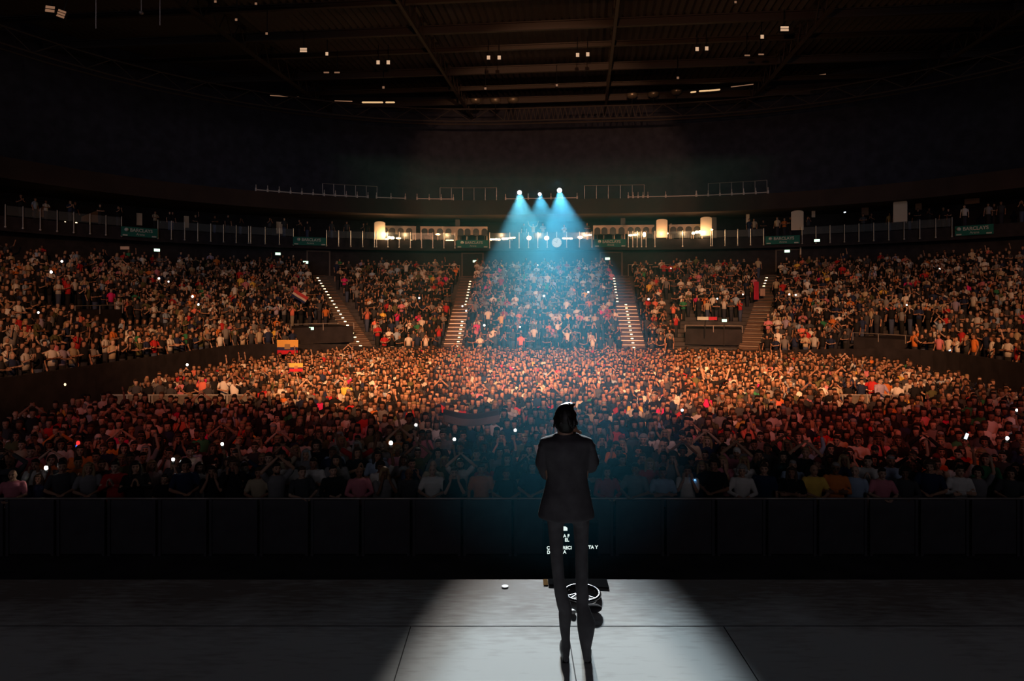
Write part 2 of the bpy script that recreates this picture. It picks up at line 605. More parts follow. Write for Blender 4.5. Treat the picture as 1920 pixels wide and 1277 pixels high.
# ------------------------------------------------------------------ people
SK = objcol('skin', 0.6, 0.12, 9, 0.3)
CL = objcol('cloth', 0.9, 0.22, 7, 0.15)
HA = objcol('hair_strands', 0.6, 0.3, 30, 0.3)
TR = mat('dark_trousers', (0.03, 0.03, 0.04), 0.9, noise=0.3, scale=10)
EY = mat('dark_eyes', (0.03, 0.015, 0.012), 0.4)
LP = mat('lips', (0.25, 0.06, 0.05), 0.5)
TE = mat('teeth', (0.75, 0.7, 0.62), 0.4)

POSES = {   # elbow and wrist of the two arms (x positive = the person's own left, -y = forward)
    'down': (((.25, .03, 1.13), (.26, -.06, .90)), ((-.25, .03, 1.13), (-.26, -.06, .90))),
    'rail': (((.27, -.10, 1.17), (.10, -.33, 1.15)), ((-.27, -.10, 1.17), (-.10, -.33, 1.15))),
    'clap_high': (((.31, -.08, 1.58), (.07, -.12, 1.80)), ((-.31, -.08, 1.58), (-.07, -.12, 1.80))),
    'one_up': (((.29, -.04, 1.66), (.25, -.08, 1.90)), ((-.26, -.04, 1.14), (-.12, -.26, 1.12))),
    'phone': (((.22, -.20, 1.22), (.07, -.36, 1.42)), ((-.22, -.20, 1.22), (-.07, -.36, 1.42))),
    'clap_chest': (((.27, -.06, 1.17), (.05, -.28, 1.30)), ((-.27, -.06, 1.17), (-.05, -.28, 1.30))),
    'cheeks': (((.19, -.22, 1.22), (.085, -.14, 1.44)), ((-.19, -.22, 1.22), (-.085, -.14, 1.44))),
    'folded': (((.27, -.04, 1.15), (-.06, -.20, 1.17)), ((-.27, -.04, 1.15), (.06, -.23, 1.20))),
    'wide_up': (((.40, -.04, 1.55), (.46, -.08, 1.80)), ((-.40, -.04, 1.55), (-.46, -.08, 1.80))),
}


def hand(mb, wrist, d, palm_n, sgn, curl=0.35, sc=1.0):
    """palm, four unequal bent fingers and a side thumb; d: hand direction, palm_n: the way the palm looks"""
    w = Vector(wrist); d = Vector(d).normalized()
    n = Vector(palm_n); n = (n - d * n.dot(d)).normalized()
    s = d.cross(n).normalized() * sgn
    M = Matrix((s, n, d)).transposed()
    mb.ell(w + d * 0.045 * sc, (0.040 * sc, 0.016 * sc, 0.055 * sc), 10, 8, rot=M)
    for i, L in enumerate((0.068, 0.078, 0.072, 0.056)):
        off = (i - 1.5) * 0.0205 * sc
        p0 = w + d * 0.085 * sc + s * off
        d1 = (d + n * curl * 0.6 + s * (i - 1.5) * 0.07).normalized()
        p1 = p0 + d1 * L * 0.45 * sc
        d2 = (d + n * curl * 1.5).normalized()
        p2 = p1 + d2 * L * 0.33 * sc
        d3 = (d * 0.7 + n * curl * 2.2).normalized()
        p3 = p2 + d3 * L * 0.25 * sc
        mb.tube([p0, p1, p2, p3], [0.0092 * sc, 0.0085 * sc, 0.008 * sc, 0.0068 * sc], 8)
    p0 = w + d * 0.025 * sc - s * 0.030 * sc
    p1 = p0 - s * 0.026 * sc + d * 0.028 * sc + n * 0.012 * sc
    p2 = p1 - s * 0.006 * sc + d * 0.030 * sc + n * 0.014 * sc
    mb.tube([p0, p1, p2], [0.012 * sc, 0.0105 * sc, 0.0085 * sc], 8)


HC = Vector((0, -0.015, 1.60))


def head(mb, c=HC):
    mb.ell(c, (0.074, 0.092, 0.112), 16, 12)
    mb.ell(c + Vector((0, -0.018, -0.055)), (0.054, 0.068, 0.062), 14, 10)     # jaw
    mb.ell(c + Vector((0, -0.070, -0.098)), (0.024, 0.020, 0.018), 10, 8)      # chin
    mb.ell(c + Vector((0, -0.084, 0.030)), (0.050, 0.014, 0.012), 10, 8)       # brow
    mb.tube([c + Vector((0, -0.088, 0.015)), c + Vector((0, -0.108, -0.028))], [0.009, 0.015], 8)
    for s in (-1, 1):
        mb.ell(c + Vector((s * 0.038, -0.068, -0.020)), (0.022, 0.020, 0.018), 10, 8)
        mb.ell(c + Vector((s * 0.076, 0.004, -0.008)), (0.010, 0.020, 0.032), 8, 8)
    mb.tube([c + Vector((0, 0.03, -0.06)), (c.x, c.y + 0.035, 1.42)], [0.052, 0.058], 12)


def face_bits(c=HC, smile=True):
    e = MB()
    for s in (-1, 1):
        e.ell(c + Vector((s * 0.030, -0.0855, 0.008)), (0.0155, 0.010, 0.0075), 8, 6, 2)
        e.tube([c + Vector((s * 0.012, -0.097, 0.032)), c + Vector((s * 0.030, -0.098, 0.037)), c + Vector((s * 0.050, -0.083, 0.030))], [0.004, 0.005, 0.004], 6, 2)
    e.tube([c + Vector((-0.025, -0.085, -0.057)), c + Vector((0, -0.096, -0.062)), c + Vector((0.025, -0.085, -0.057))], [0.005, 0.008, 0.005], 6, 3)
    return e


def classify_body(c):
    idx = np.zeros(len(c), dtype=np.int32)
    idx[(c[:, 2] < 0.98) & (np.abs(c[:, 0]) < 0.21)] = 1
    return idx


BODY, SHIRT_S, SHIRT_L = {}, {}, {}
for pn, arms in POSES.items():
    mb = MB()
    head(mb)
    mb.loft([(0.86, 0, 0, .155, .10), (0.98, 0, 0, .155, .105), (1.10, 0, 0, .135, .095), (1.24, 0, 0, .155, .105), (1.36, 0, 0, .175, .105),
             (1.43, 0, .01, .15, .085), (1.48, 0, .015, .07, .06)], 18)
    for s in (-1, 1):
        mb.tube([(s * .085, 0, .90), (s * .09, -.01, .50), (s * .095, .01, .10)], [.085, .056, .038], 10)
        mb.tube([(s * .095, .03, .04), (s * .10, -.12, .035)], [.040, .036], 8)
    for (e, wr), s in zip(arms, (1, -1)):
        sh = Vector((s * .178, .005, 1.40))
        e, wr = Vector(e), Vector(wr)
        mb.tube([sh, sh.lerp(e, .5), e, e.lerp(wr, .35), wr], [.052, .046, .038, .037, .026], 10)
        d = (wr - e).normalized()
        pnrm = {'down': (-s, 0, 0), 'rail': (0, 0, -1), 'clap_high': (-s, 0, 0), 'one_up': (0, -1, 0.1), 'phone': (-s, -.4, 0), 'clap_chest': (-s, 0, 0),
                'cheeks': (-s * .6, .6, 0), 'folded': (0, .9, -.2), 'wide_up': (0, -1, 0)}[pn]
        hd = {'cheeks': (0, 0, 1), 'phone': (0, -.1, 1), 'clap_chest': (-.1 * s, -.4, .9)}.get(pn, tuple(d))
        hand(mb, wr, hd, pnrm, 1 if s > 0 else -1, 0.4)
    BODY[pn] = mb.remesh('person', [SK, TR, EY, LP], 0.011, classify_body, 1, face_bits())
    for store, full in ((SHIRT_S, False), (SHIRT_L, True)):
        mb = MB()
        mb.loft([(0.90, 0, 0, .172, .122), (0.98, 0, 0, .172, .122), (1.10, 0, 0, .155, .115), (1.24, 0, 0, .172, .122), (1.36, 0, 0, .19, .12),
                 (1.435, 0, .01, .155, .098), (1.475, 0, .02, .082, .070)], 20)
        for (e, wr), s in zip(arms, (1, -1)):
            sh = Vector((s * .178, .005, 1.40)); e, wr = Vector(e), Vector(wr)
            if full:
                mb.tube([sh, sh.lerp(e, .5), e, wr.lerp(e, .12)], [.062, .060, .052, .040], 10)
            else:
                mb.tube([sh, sh.lerp(e, .35), sh.lerp(e, .7)], [.063, .064, .062], 10)
        store[pn] = mb.remesh('shirt', [CL], 0.018, None, 1)


def hair_mesh(kind):
    mb = MB(); c = HC
    base = lambda k=1.0: mb.ell(c + Vector((0, .022, .022)), (.083 * k, .088 * k, .108 * k), 16, 12).ell(c + Vector((0, -.014, .086)), (.074 * k, .082 * k, .040 * k), 16, 10)
    if kind == 'short':
        base(); mb.ell(c + Vector((0, -.045, .092)), (.055, .04, .026), 12, 8)
    elif kind == 'long':
        base(1.02); mb.ell(c + Vector((0, .045, -.10)), (.10, .055, .17), 14, 10)
        for s in (-1, 1): mb.tube([c + Vector((s * .07, -.01, .06)), c + Vector((s * .088, .0, -.05)), c + Vector((s * .09, -.03, -.20))], [.028, .034, .028], 10)
    elif kind == 'curly':
        for k in range(46):
            a, b = k * 2.399, math.acos(1 - (k + .5) / 46 * 1.55)
            p = Vector((math.sin(b) * math.cos(a), math.sin(b) * math.sin(a), math.cos(b)))
            if p.y < -.45 and p.z < .62: continue
            mb.ell(c + Vector((p.x * .092, p.y * .09 + .02, p.z * .118 + .01)), (.034,) * 3, 8, 6)
        base(1.0)
    elif kind == 'bun':
        base(); mb.ell(c + Vector((0, .07, .12)), (.042,) * 3, 12, 8)
    elif kind == 'tied':
        base(.99); mb.tube([c + Vector((0, .09, .02)), c + Vector((0, .13, -.05)), c + Vector((0, .11, -.17))], [.028, .03, .015], 10)
    elif kind == 'cap':
        mb.ell(c + Vector((0, .01, .035)), (.086, .098, .095), 16, 12)
        mb.ell(c + Vector((0, -.115, .062)), (.062, .062, .010), 14, 8)
    return mb.remesh(kind, [HA], 0.012, None, 1)


HAIR = {k: hair_mesh(k) for k in ('short', 'long', 'curly', 'bun', 'tied', 'cap')}
GLASS = MB()
for s in (-1, 1):
    GLASS.tube([HC + Vector((s * .032 + .022 * math.cos(a), -.108 + .01 * abs(math.cos(a)), .008 + .018 * math.sin(a))) for a in [i * PI / 5 for i in range(11)]], .0028, 5)
    GLASS.tube([HC + Vector((s * .054, -.10, .012)), HC + Vector((s * .080, .0, .005))], .0025, 5)
GLASS_ME = GLASS.mesh('glasses', M_black_metal, True)
BEARD_ME = None
mb = MB(); c = HC
mb.ell(c + Vector((0, -.035, -.082)), (.058, .062, .042), 14, 10)
BEARD_ME = mb.remesh('beard', [HA], 0.012, None, 1)

SKINS = [(.50, .27, .17), (.55, .31, .20), (.42, .21, .13), (.33, .16, .095), (.60, .37, .26), (.19, .09, .05)]
HAIRC = {'dark': (.018, .013, .011), 'brown': (.06, .032, .018), 'fair': (.33, .22, .11), 'grey': (.3, .28, .26)}
SHC = {'black': (.014, .014, .016), 'white': (.72, .68, .62), 'grey': (.22, .21, .21), 'navy': (.02, .03, .07), 'red': (.50, .03, .03), 'beige': (.50, .40, .27),
       'pale blue': (.35, .45, .58), 'olive': (.11, .11, .05), 'pink': (.65, .22, .26), 'yellow': (.85, .55, .10), 'orange': (.75, .22, .05), 'green': (.04, .22, .10),
       'dark grey': (.06, .06, .065), 'lilac': (.42, .36, .50), 'magenta': (.80, .03, .20), 'salmon': (.80, .20, .13)}
POSE_TXT = {'down': 'arms at sides', 'rail': 'forearms held forward', 'clap_high': 'clapping overhead', 'one_up': 'one arm raised', 'phone': 'lifting both hands to film',
            'clap_chest': 'clapping at chest', 'cheeks': 'hands on cheeks', 'folded': 'arms folded', 'wide_up': 'both arms thrown wide'}
HAIR_TXT = {'short': 'short {c} hair', 'long': 'long {c} hair', 'curly': 'curly {c} hair', 'bun': '{c} hair in bun', 'tied': '{c} ponytail', 'cap': '{c} cap', 'bald': 'bald head'}
ROWTXT = ['front row at the barrier', 'second row from the barrier', 'third row from the barrier', 'fourth row from the barrier', 'fifth row from the barrier',
          'sixth row from the barrier', 'seventh row from the barrier', 'eighth row from the barrier', 'ninth row from the barrier', 'tenth row from the barrier']
used_labels = set()
PHONE_ON = emis('phone_torch', (1.0, 0.93, 0.82), 60.0)
PHONE_SCR = emis('phone_screen', (0.75, 0.88, 1.0), 1.6)
M_phone = mat('phone_case', (.02, .02, .022), .4)


def person(x, y, z=0.0, rz=0.0, sc=1.0, pose='down', shirt='black', long_sleeve=False, hair='short', hc='dark', skin=None, glasses=False, beard=False,
           label=None, group=None):
    skin = skin or random.choice(SKINS)
    o = obj('person', BODY[pose], None, (x, y, z), rz, sc, skin)
    s = obj('shirt', (SHIRT_L if long_sleeve else SHIRT_S)[pose], o, color=SHC[shirt])
    if hair == 'cap':
        capc = {'dark': (.02, .02, .025), 'brown': (.2, .02, .02), 'fair': (.7, .66, .6), 'grey': (.2, .2, .22)}[hc]
        obj('cap', HAIR['cap'], o, color=capc)
    elif hair != 'bald':
        obj('hair', HAIR[hair], o, color=HAIRC[hc])
    if glasses: obj('glasses', GLASS_ME, o)
    if beard: obj('beard', BEARD_ME, o, color=HAIRC['dark' if hc in ('fair', 'brown') else hc])
    tag(o, label, 'person', group)
    return o


def place_random(x, y, row, z=0.0, pose=None):
    for tries in range(60):
        p = pose or random.choices(list(POSES), weights=[3, 3 if row > 0 else 8, .7, .7, 1.5, 2.4, 1.8, 1.6, .25])[0]
        sh = random.choices(list(SHC)[:13], weights=[11, 5, 4, 5, 2.5, 2, 2, 2, 1.5, .5, .8, .8, 6])[0]
        h = random.choices(['short', 'long', 'curly', 'bun', 'tied', 'cap', 'bald'], weights=[9, 9, 2, 1.2, 2.5, 1.2, 1.2])[0]
        hc = random.choices(['dark', 'brown', 'fair', 'grey'], weights=[8, 4, 1.6, 1])[0]
        ls = random.random() < .3
        gl = random.random() < .14
        bd = random.random() < .3 and h in ('short', 'bald', 'cap')
        ht = HAIR_TXT[h].format(c={'dark': 'dark', 'brown': 'brown' if h != 'cap' else 'maroon', 'fair': 'fair' if h != 'cap' else 'white', 'grey': 'grey'}[hc])
        lab = 'person in %s %s, %s%s, %s, %s' % (sh, 'sweater' if ls else 'tee', ht, ' and beard' if bd else (' and glasses' if gl else ''), POSE_TXT[p], ROWTXT[row])
        if len(lab.replace('-', ' ').split()) <= 16 and lab not in used_labels: break
    used_labels.add(lab)
    return person(x, y, z, math.atan2(.4 - x, y - 4.8) * 0.6 + random.uniform(-.3, .3), random.uniform(.93, 1.06), p, sh, ls, h, hc, None, gl and not bd, bd, lab,
                  'people standing in the front section of the floor')


# people one can pick out in the photograph: (px of head, py of head centre, keyword args)
def floor_at(px, py, hgt=1.60):
    D = F * (CZ - hgt) / (py - HY)
    return (px - 960) / F * D, D


TAKEN = []    # (x, y, radius) kept free for placed people
NOTABLE = [
    (648, 719, dict(pose='folded', shirt='yellow', long_sleeve=True, hair='bald', sc=1.12), 'person in bright yellow sweatshirt standing taller than the people around'),
    (622, 736, dict(pose='down', shirt='red', hair='long', hc='fair'), 'person in red shirt beside the one in the yellow sweatshirt'),
    (205, 741, dict(pose='down', shirt='white', long_sleeve=True, hair='short', sc=1.05), 'steward in loose white shirt and dark trousers in the side passage'),
    (104, 724, dict(pose='clap_chest', shirt='grey', hair='short', sc=1.05), 'person in grey tee standing alone by the dark side stand wall'),
    (521, 783, dict(pose='rail', shirt='white', hair='curly'), 'person in white tee with curly dark hair amid the dark crowd'),
    (1262, 742, dict(pose='down', shirt='white', hair='short'), 'person in white tee with short fair hair beside a phone torch', ),
    (1316, 730, dict(pose='rail', shirt='salmon', hair='bald'), 'bald person in salmon polo shirt in the middle of the floor'),
    (1392, 729, dict(pose='down', shirt='white', hair='short'), 'person in white scoop-neck tee next to someone in magenta'),
    (1420, 714, dict(pose='rail', shirt='magenta', hair='tied'), 'person in magenta top with dark ponytail before the bright crowd'),
    (1598, 698, dict(pose='folded', shirt='white', hair='short'), 'person in white tee leaning with folded arms on the barrier'),
    (1704, 692, dict(pose='down', shirt='white', hair='cap', hc='dark', sc=1.12), 'tall person in white tee and dark cap over the barrier line'),
    (1650, 714, dict(pose='rail', shirt='lilac', long_sleeve=True, hair='short', sc=1.06), 'person in lilac shirt leaning across the barrier'),
    (855, 742, dict(pose='rail', shirt='black', long_sleeve=True, hair='short', glasses=True), 'person in dark jacket with glasses near the draped brown flag'),
    (715, 733, dict(pose='folded', shirt='pale blue', long_sleeve=True, hair='short'), 'person in pale blue shirt facing the stage behind the dark crowd'),
    (728, 745, dict(pose='down', shirt='black', long_sleeve=True, hair='bald', sc=1.05), 'bald person in black suit jacket beside the pale blue shirt'),
    (66, 812, dict(pose='folded', shirt='white', hair='bald'), 'bald person in patterned pale shirt with folded arms by the side'),
    (1112, 741, dict(pose='down', shirt='green', hair='short'), 'person in green tee just behind the performer on the floor'),
    (1128, 701, dict(pose='rail', shirt='pale blue', hair='short', beard=True), 'bearded person in pale denim shirt in the bluish haze'),
    (1244, 706, dict(pose='clap_chest', shirt='white', hair='long'), 'person in white cardigan with very long dark hair clapping'),
    (1034, 716, dict(pose='down', shirt='pink', hair='bald'), 'bald person in pink tee right above the performer'),
    (1340, 707, dict(pose='wide_up', shirt='black', hair='cap', sc=1.15), 'person in black raised high with a wide hat and lifted arms'),
    (539, 868, dict(pose='folded', shirt='white', hair='short'), 'person in white shirt with short dark hair near the dark front'),
    (1155, 792, dict(pose='rail', shirt='navy', long_sleeve=True, hair='long'), 'person with very long dark hair and navy sweater beside the performer'),
]
for px, py, kw, lab in NOTABLE:
    x, y = floor_at(px, py, 1.6 * kw.get('sc', 1.0))
    TAKEN.append((x, y, .42))
    person(x, y, 0, random.uniform(-.2, .2), label=lab, group=None, **kw)

# people lifting a phone with its torch on
PHONES = [(87, 880, 1.75, 'by the dark side of the floor'), (325, 864, 1.75, 'in the dark front left block'), (417, 835, 1.85, 'behind the dark front block'),
          (733, 833, 2.0, 'brightest star-like one ahead of the yellow sweatshirt'), (780, 799, 2.0, 'between the yellow sweatshirt and the brown flag'), (852, 826, 1.9, 'under the brown flag'),
          (966, 809, 1.9, 'beside the performer'), (1279, 771, 2.0, 'next to the person in a white tee'), (1888, 824, 1.85, 'near the far side wall'), (1906, 771, 1.95, 'highest by the far side wall')]
ph_body = MB().box((0, 0, 0), (.075, .010, .15)).mesh('phone', M_phone)
for i, (px, py, hz, where) in enumerate(PHONES):
    D = F * (CZ - hz) / (py - HY)
    if D < 14.2: D = 14.2
    p = at(px, py, D)
    k = (p.z - .07) / 2.06
    k = min(1.12, max(.84, k))
    o = tag(empty('phone', p), 'dark phone with white torch lit, %s' % where.replace(' left', ''), 'phone', 'phones held up with torches on')
    obj('case', ph_body, o)
    mb = MB().ell((0, -.012, .03), (.040 if i in (0, 3, 8) else .032, .012, .040 if i in (0, 3, 8) else .032), 12, 8)
    mb.build('torch', PHONE_ON, o)
    x, y = p.x - .26 * k, p.y + .10 * k
    TAKEN.append((x, y, .40))
    place_random(x, y, min(9, max(0, int((y - 13.9) / .62))), 0, 'one_up').scale = (k,) * 3
for px, py, hz, where in [(1812, 818, 1.8, 'tilted bright screen amid the dark side crowd'), (1781, 657, 3.8, 'small blue-lit screen at the edge of the side stand'), (1584, 398, 11.6, 'bright bluish screen on the suite balcony')]:
    D = F * (CZ - hz) / (py - HY) if py > HY and hz < CZ - .5 else 28
    if hz > 10: D = 58
    if px == 1781: D = 27.2
    p = at(px, py, D)
    o = tag(empty('phone', p), 'phone, %s' % where, 'phone')
    sc = 1 if D < 25 else D / 25 * .55
    m_ = MB().box((0, .008, 0), (.08 * sc, .010, .155 * sc)).build('case', M_phone, o)
    MB().box((0, -.001, 0), (.075 * sc, .006, .145 * sc)).build('screen', PHONE_SCR, o)
    o.rotation_euler = (0, R(22) if D < 20 else R(75), 0)

# front section: individuals
def floor_ok(x, y):
    a = y - 46
    lx = 3 - 17.2 * CA + a * SA
    rx = 3 + 18.9 * CA + a * SA
    if y < 26: lx += (26 - y) * 0.28
    if not (lx < x < rx): return False
    if 24.2 < y < 27.9 and (-17 < x < -9.6 or 11.9 < x < 16.2): return False
    return True


N_IND = 300 - len(NOTABLE) - len(PHONES)
count = 0
row = 0
y = 14.05
last_row_y = y
mass_rows = []
while count < N_IND:
    half = .75 * y + .3
    x = -half + random.uniform(0, .4)
    cand = []
    while x < half:
        cand.append(x); x += .50 + random.uniform(-.06, .08)
    if count + len(cand) > N_IND + 12: pass
    for x in cand:
        yy = y + random.uniform(-.13, .13)
        if not floor_ok(x, yy): continue
        if any((x - a) ** 2 + (yy - b) ** 2 < r * r for a, b, r in TAKEN): continue
        if count >= N_IND:
            mass_rows.append((x, yy)); continue
        place_random(x, yy, min(9, row)); count += 1
    row += 1
    y += .62
FLOOR_Y1 = y

# ------------------------------------------------------------------ the mass of the crowd
def lod(pose, hair):
    """small person as triangles with a part number per face: 0 skin, 1 shirt, 2 hair, 3 trousers, 4 dark feature"""
    mb = MB(); arms = POSES[pose]
    mb.loft([(0.90, 0, 0, .17, .12), (1.10, 0, 0, .155, .11), (1.32, 0, 0, .19, .12), (1.43, 0, .01, .16, .09), (1.49, 0, .02, .06, .055)], 8, 1)
    mb.loft([(0.0, 0, 0, .13, .09), (0.5, 0, 0, .14, .09), (0.92, 0, 0, .165, .11)], 6, 3)
    mb.loft([(1.45, 0, .02, .055, .055), (1.505, 0, -.02, .049, .062), (1.54, 0, -.025, .060, .076), (1.60, 0, -.02, .073, .09), (1.655, 0, -.014, .068, .082), (1.70, 0, -.005, .045, .055)], 8, 0)
    for s in (-1, 1):
        p = Vector((s * .029, -.110, 1.600))
        mb.add([p + Vector((-.013, 0, -.005)), p + Vector((.013, 0, -.005)), p + Vector((.015, 0, .006)), p + Vector((-.012, 0, .008))], [(0, 1, 2, 3)], 4)
    mb.add([(-.020, -.103, 1.538), (.020, -.103, 1.538), (.022, -.105, 1.548), (-.022, -.105, 1.548)], [(0, 1, 2, 3)], 4)
    if hair == 'short':
        mb.ell((0, .025, 1.635), (.086, .082, .10), 8, 6, 2); mb.ell((0, -.006, 1.69), (.080, .088, .055), 8, 5, 2)
    elif hair == 'long':
        mb.ell((0, .03, 1.62), (.092, .085, .11), 8, 6, 2); mb.ell((0, -.006, 1.69), (.084, .090, .057), 8, 5, 2)
        mb.ell((0, .05, 1.52), (.11, .05, .17), 8, 5, 2)
    for (e, wr), s in zip(arms, (1, -1)):
        sh = Vector((s * .178, .005, 1.40)); e, wr = Vector(e), Vector(wr)
        m = sh.lerp(e, .75)
        mb.tube([sh, m], [.062, .055], 5, 1, False)
        d = (wr - e).normalized()
        if pose in ('phone', 'cheeks', 'clap_chest'): d = Vector((0, 0, 1))
        mb.tube([m, e, wr], [.04, .038, .028], 5, 0, False)
        mb.tube([wr, wr + d * .08, wr + d * .16], [.03, .042, .02], 5, 0, False)
    V = np.array([tuple(v) for v in mb.v], dtype=np.float32)
    T, P = [], []
    for f, m in zip(mb.f, mb.m):
        for i in range(1, len(f) - 1):
            T.append((f[0], f[i], f[i + 1])); P.append(m)
    return V, np.array(T, dtype=np.int32), np.array(P, dtype=np.int32)


LODS = [lod(p, h) for p in POSES for h in ('short', 'long')] + [lod('down', 'bald'), lod('folded', 'bald'), lod('rail', 'bald')]
pw = dict(zip(POSES, [5.5, 2.2, .22, .3, 1.0, 1.3, 1.0, 1.8, .08]))
LW = np.array([pw[p] for p in POSES for h in (0, 1)] + [.8, .6, .6]); LW /= LW.sum()

places = []   # x, y, z, rz, zone
for x, yy in mass_rows:
    places.append((x, yy, 0, 0, 0))
y = FLOOR_Y1
while y < 45.6:
    half = min(.76 * y + .3, 24)
    x = -half + random.uniform(0, .4)
    while x < half:
        xx, yy = x + random.uniform(-.05, .05), y + random.uniform(-.14, .14)
        x += random.uniform(.44, .56)
        if not floor_ok(xx, yy): continue
        u = (xx - 3) * CA - (yy - 46) * SA
        v = 46 + (xx - 3) * SA + (yy - 46) * CA
        hb = HBL if u < 0 else HBR
        if abs(u) > hb and v > VC and math.hypot(abs(u) - hb, v - VC) > RC - .4: continue
        if v > 45.6: continue
        if any((xx - a) ** 2 + (yy - b) ** 2 < r * r for a, b, r in TAKEN): continue
        if xx < -13 + (y - 18) * -0.35 and y < 27 and random.random() < .5: continue
        places.append((xx, yy, 0, 0, 0))
    y += .60
# bowl
for k in range(ROWS):
    t = k * .8 + .45
    q = -2.9
    while q < 2.9:
        x, yy = plan(q, t)
        aq = abs(q)
        ds = (HBL if q < 0 else HBR) if aq < 1 else ((RC + t) * PI / 2 if aq < 2 else 29.0)
        q += random.uniform(.50, .66) / ds
        if yy < 6 or abs(x / yy) > .80: continue
        skip = False
        for aq_, wd, _, _, _ in AISLES:
            ax, ay = plan(aq_, t)
            if math.hypot(x - ax, yy - ay) < wd / 2 + (.62 if aq_ < -1.2 and x < ax else .22): skip = True
        for vq, ta, tb, hw in VOMS:
            vx, vy = plan(vq, t)
            if ta - 2.7 < t < tb + .5 and math.hypot(x - vx, yy - vy) < max(hw + .55, .1): skip = True
        if skip or random.random() < .10 + .10 * (math.sin(q * 23 + k * .9) > .75): continue
        if k == ROWS - 1 and random.random() < .6: continue
        # sparser patches the photograph shows near the top of the sides
        if abs(q) > 1.6 and k > 19 and random.random() < .35: continue
        places.append((x, yy, ztier(q, k), facing(q), 1))
# suite balcony
for px in list(range(20, 700, 14)) + list(range(715, 1180, 17)) + list(range(1190, 1920, 12)):
    dens = .25 if 700 < px < 860 or 1180 < px < 1335 else .5
    if any(a_ - 10 < px < b_ + 8 for a_, b_ in ((722, 776), (796, 852), (864, 910), (1120, 1168), (1182, 1232), (1262, 1314))): dens = .0
    if random.random() < dens:
        t = random.uniform(20.1, 21.3)
        qq = q_at(px + random.uniform(-6, 6), t)
        x, yy = plan(qq, t)
        places.append((x, yy, 10.4, facing(qq), 2))
P = np.array(places, dtype=np.float32)
N = len(P)
vi = rng.choice(len(LODS), size=N, p=LW)
skin = np.array(SKINS)[rng.choice(len(SKINS), N, p=[.26, .24, .2, .12, .13, .05])] * rng.uniform(.6, 1.08, (N, 1))
names = list(SHC)
wts = np.array([44, 12, 6, 9, 3.2, 4, 3, 4, 2, 1.0, 1.3, 1.0, 20, .6, .8, 1.0]); wts = wts / wts.sum()
shirtc = np.array([SHC[n] for n in names])[rng.choice(len(names), N, p=wts)] * rng.uniform(.75, 1.2, (N, 1))
hairc = np.array(list(HAIRC.values()))[rng.choice(4, N, p=[.64, .27, .05, .04])]
trc = np.array([(.03, .03, .04), (.06, .08, .14), (.25, .22, .18), (.02, .02, .02)])[rng.choice(4, N, p=[.5, .17, .01, .32])]
# colours of a few people one can pick out far back: nearest place to a pixel takes the shirt colour
ppx = 960 + F * P[:, 0] / P[:, 1]
ppy = HY - F * (P[:, 2] + 1.3 - CZ) / P[:, 1]
HINTS = [(201, 568, 'magenta'), (235, 566, 'salmon'), (38, 608, 'red'), (150, 630, 'red'), (218, 633, 'orange'), (95, 660, 'white'), (15, 650, 'white'), (195, 665, 'beige'),
         (345, 488, 'beige'), (240, 497, 'beige'), (424, 613, 'red'), (362, 568, 'orange'), (20, 660, 'white'), (30, 575, 'white'), (60, 507, 'beige'), (550, 582, 'salmon'), (645, 533, 'magenta'),
         (704, 627, 'red'), (715, 634, 'red'), (826, 625, 'red'), (1218, 573, 'red'), (1232, 573, 'salmon'), (1295, 517, 'red'), (1275, 612, 'red'), (1362, 492, 'red'), (1498, 522, 'red'),
         (1472, 538, 'red'), (1525, 569, 'green'), (1542, 572, 'beige'), (1714, 634, 'red'), (1832, 645, 'orange'), (1640, 652, 'orange'), (1705, 652, 'orange'), (1770, 594, 'red'),
         (1780, 590, 'red'), (1733, 516, 'red'), (1860, 655, 'white'), (1786, 656, 'white'), (1600, 585, 'white'), (1570, 530, 'white'), (1475, 600, 'beige'), (1392, 615, 'red'),
         (1320, 608, 'beige'), (1898, 575, 'white'), (1875, 540, 'pale blue'), (1755, 535, 'white'), (1662, 535, 'white'), (1690, 480, 'white'), (1535, 560, 'white'), (730, 735, 'white'),
         (560, 680, 'beige'), (525, 685, 'white'), (1052, 675, 'white'), (890, 700, 'white'), (330, 730, 'white'), (380, 728, 'salmon'), (420, 725, 'white'), (1610, 480, 'white'),
         (1240, 500, 'white'), (1330, 500, 'white'), (1240, 530, 'white'), (1380, 560, 'pale blue'), (880, 505, 'white'), (1010, 505, 'white'), (975, 575, 'white'), (1050, 600, 'white'),
         (783, 432, 'red'), (1420, 404, 'beige'), (1128, 488, 'beige')]
for hx, hy, cn in HINTS:
    d = (ppx - hx) ** 2 + (ppy - hy) ** 2
    shirtc[np.argmin(d)] = SHC[cn]
rot = P[:, 3] + rng.uniform(-.35, .35, N)
# floor people turn towards the performer
fl = P[:, 4] == 0
rot[fl] += np.arctan2((P[fl, 0] - .4), P[fl, 1] - 4.8) * -0.5
scl = rng.uniform(.92, 1.07, N)
VV, TTs, CC = [], [], []
off = 0
for li, (V, T, PT) in enumerate(LODS):
    sel = np.nonzero(vi == li)[0]
    if not len(sel): continue
    c, s = np.cos(rot[sel]), np.sin(rot[sel])
    vx = (V[None, :, 0] * c[:, None] - V[None, :, 1] * s[:, None]) * scl[sel, None] + P[sel, 0, None]
    vy = (V[None, :, 0] * s[:, None] + V[None, :, 1] * c[:, None]) * scl[sel, None] + P[sel, 1, None]
    vz = V[None, :, 2] * scl[sel, None] + P[sel, 2, None]
    VV.append(np.stack([vx, vy, vz], -1).reshape(-1, 3))
    TTs.append((T[None] + (np.arange(len(sel)) * len(V))[:, None, None] + off).reshape(-1, 3))
    pal = np.stack([skin[sel], shirtc[sel], hairc[sel], trc[sel], skin[sel] * .2], 1)
    CC.append(pal[:, PT].reshape(-1, 3))
    off += len(sel) * len(V)
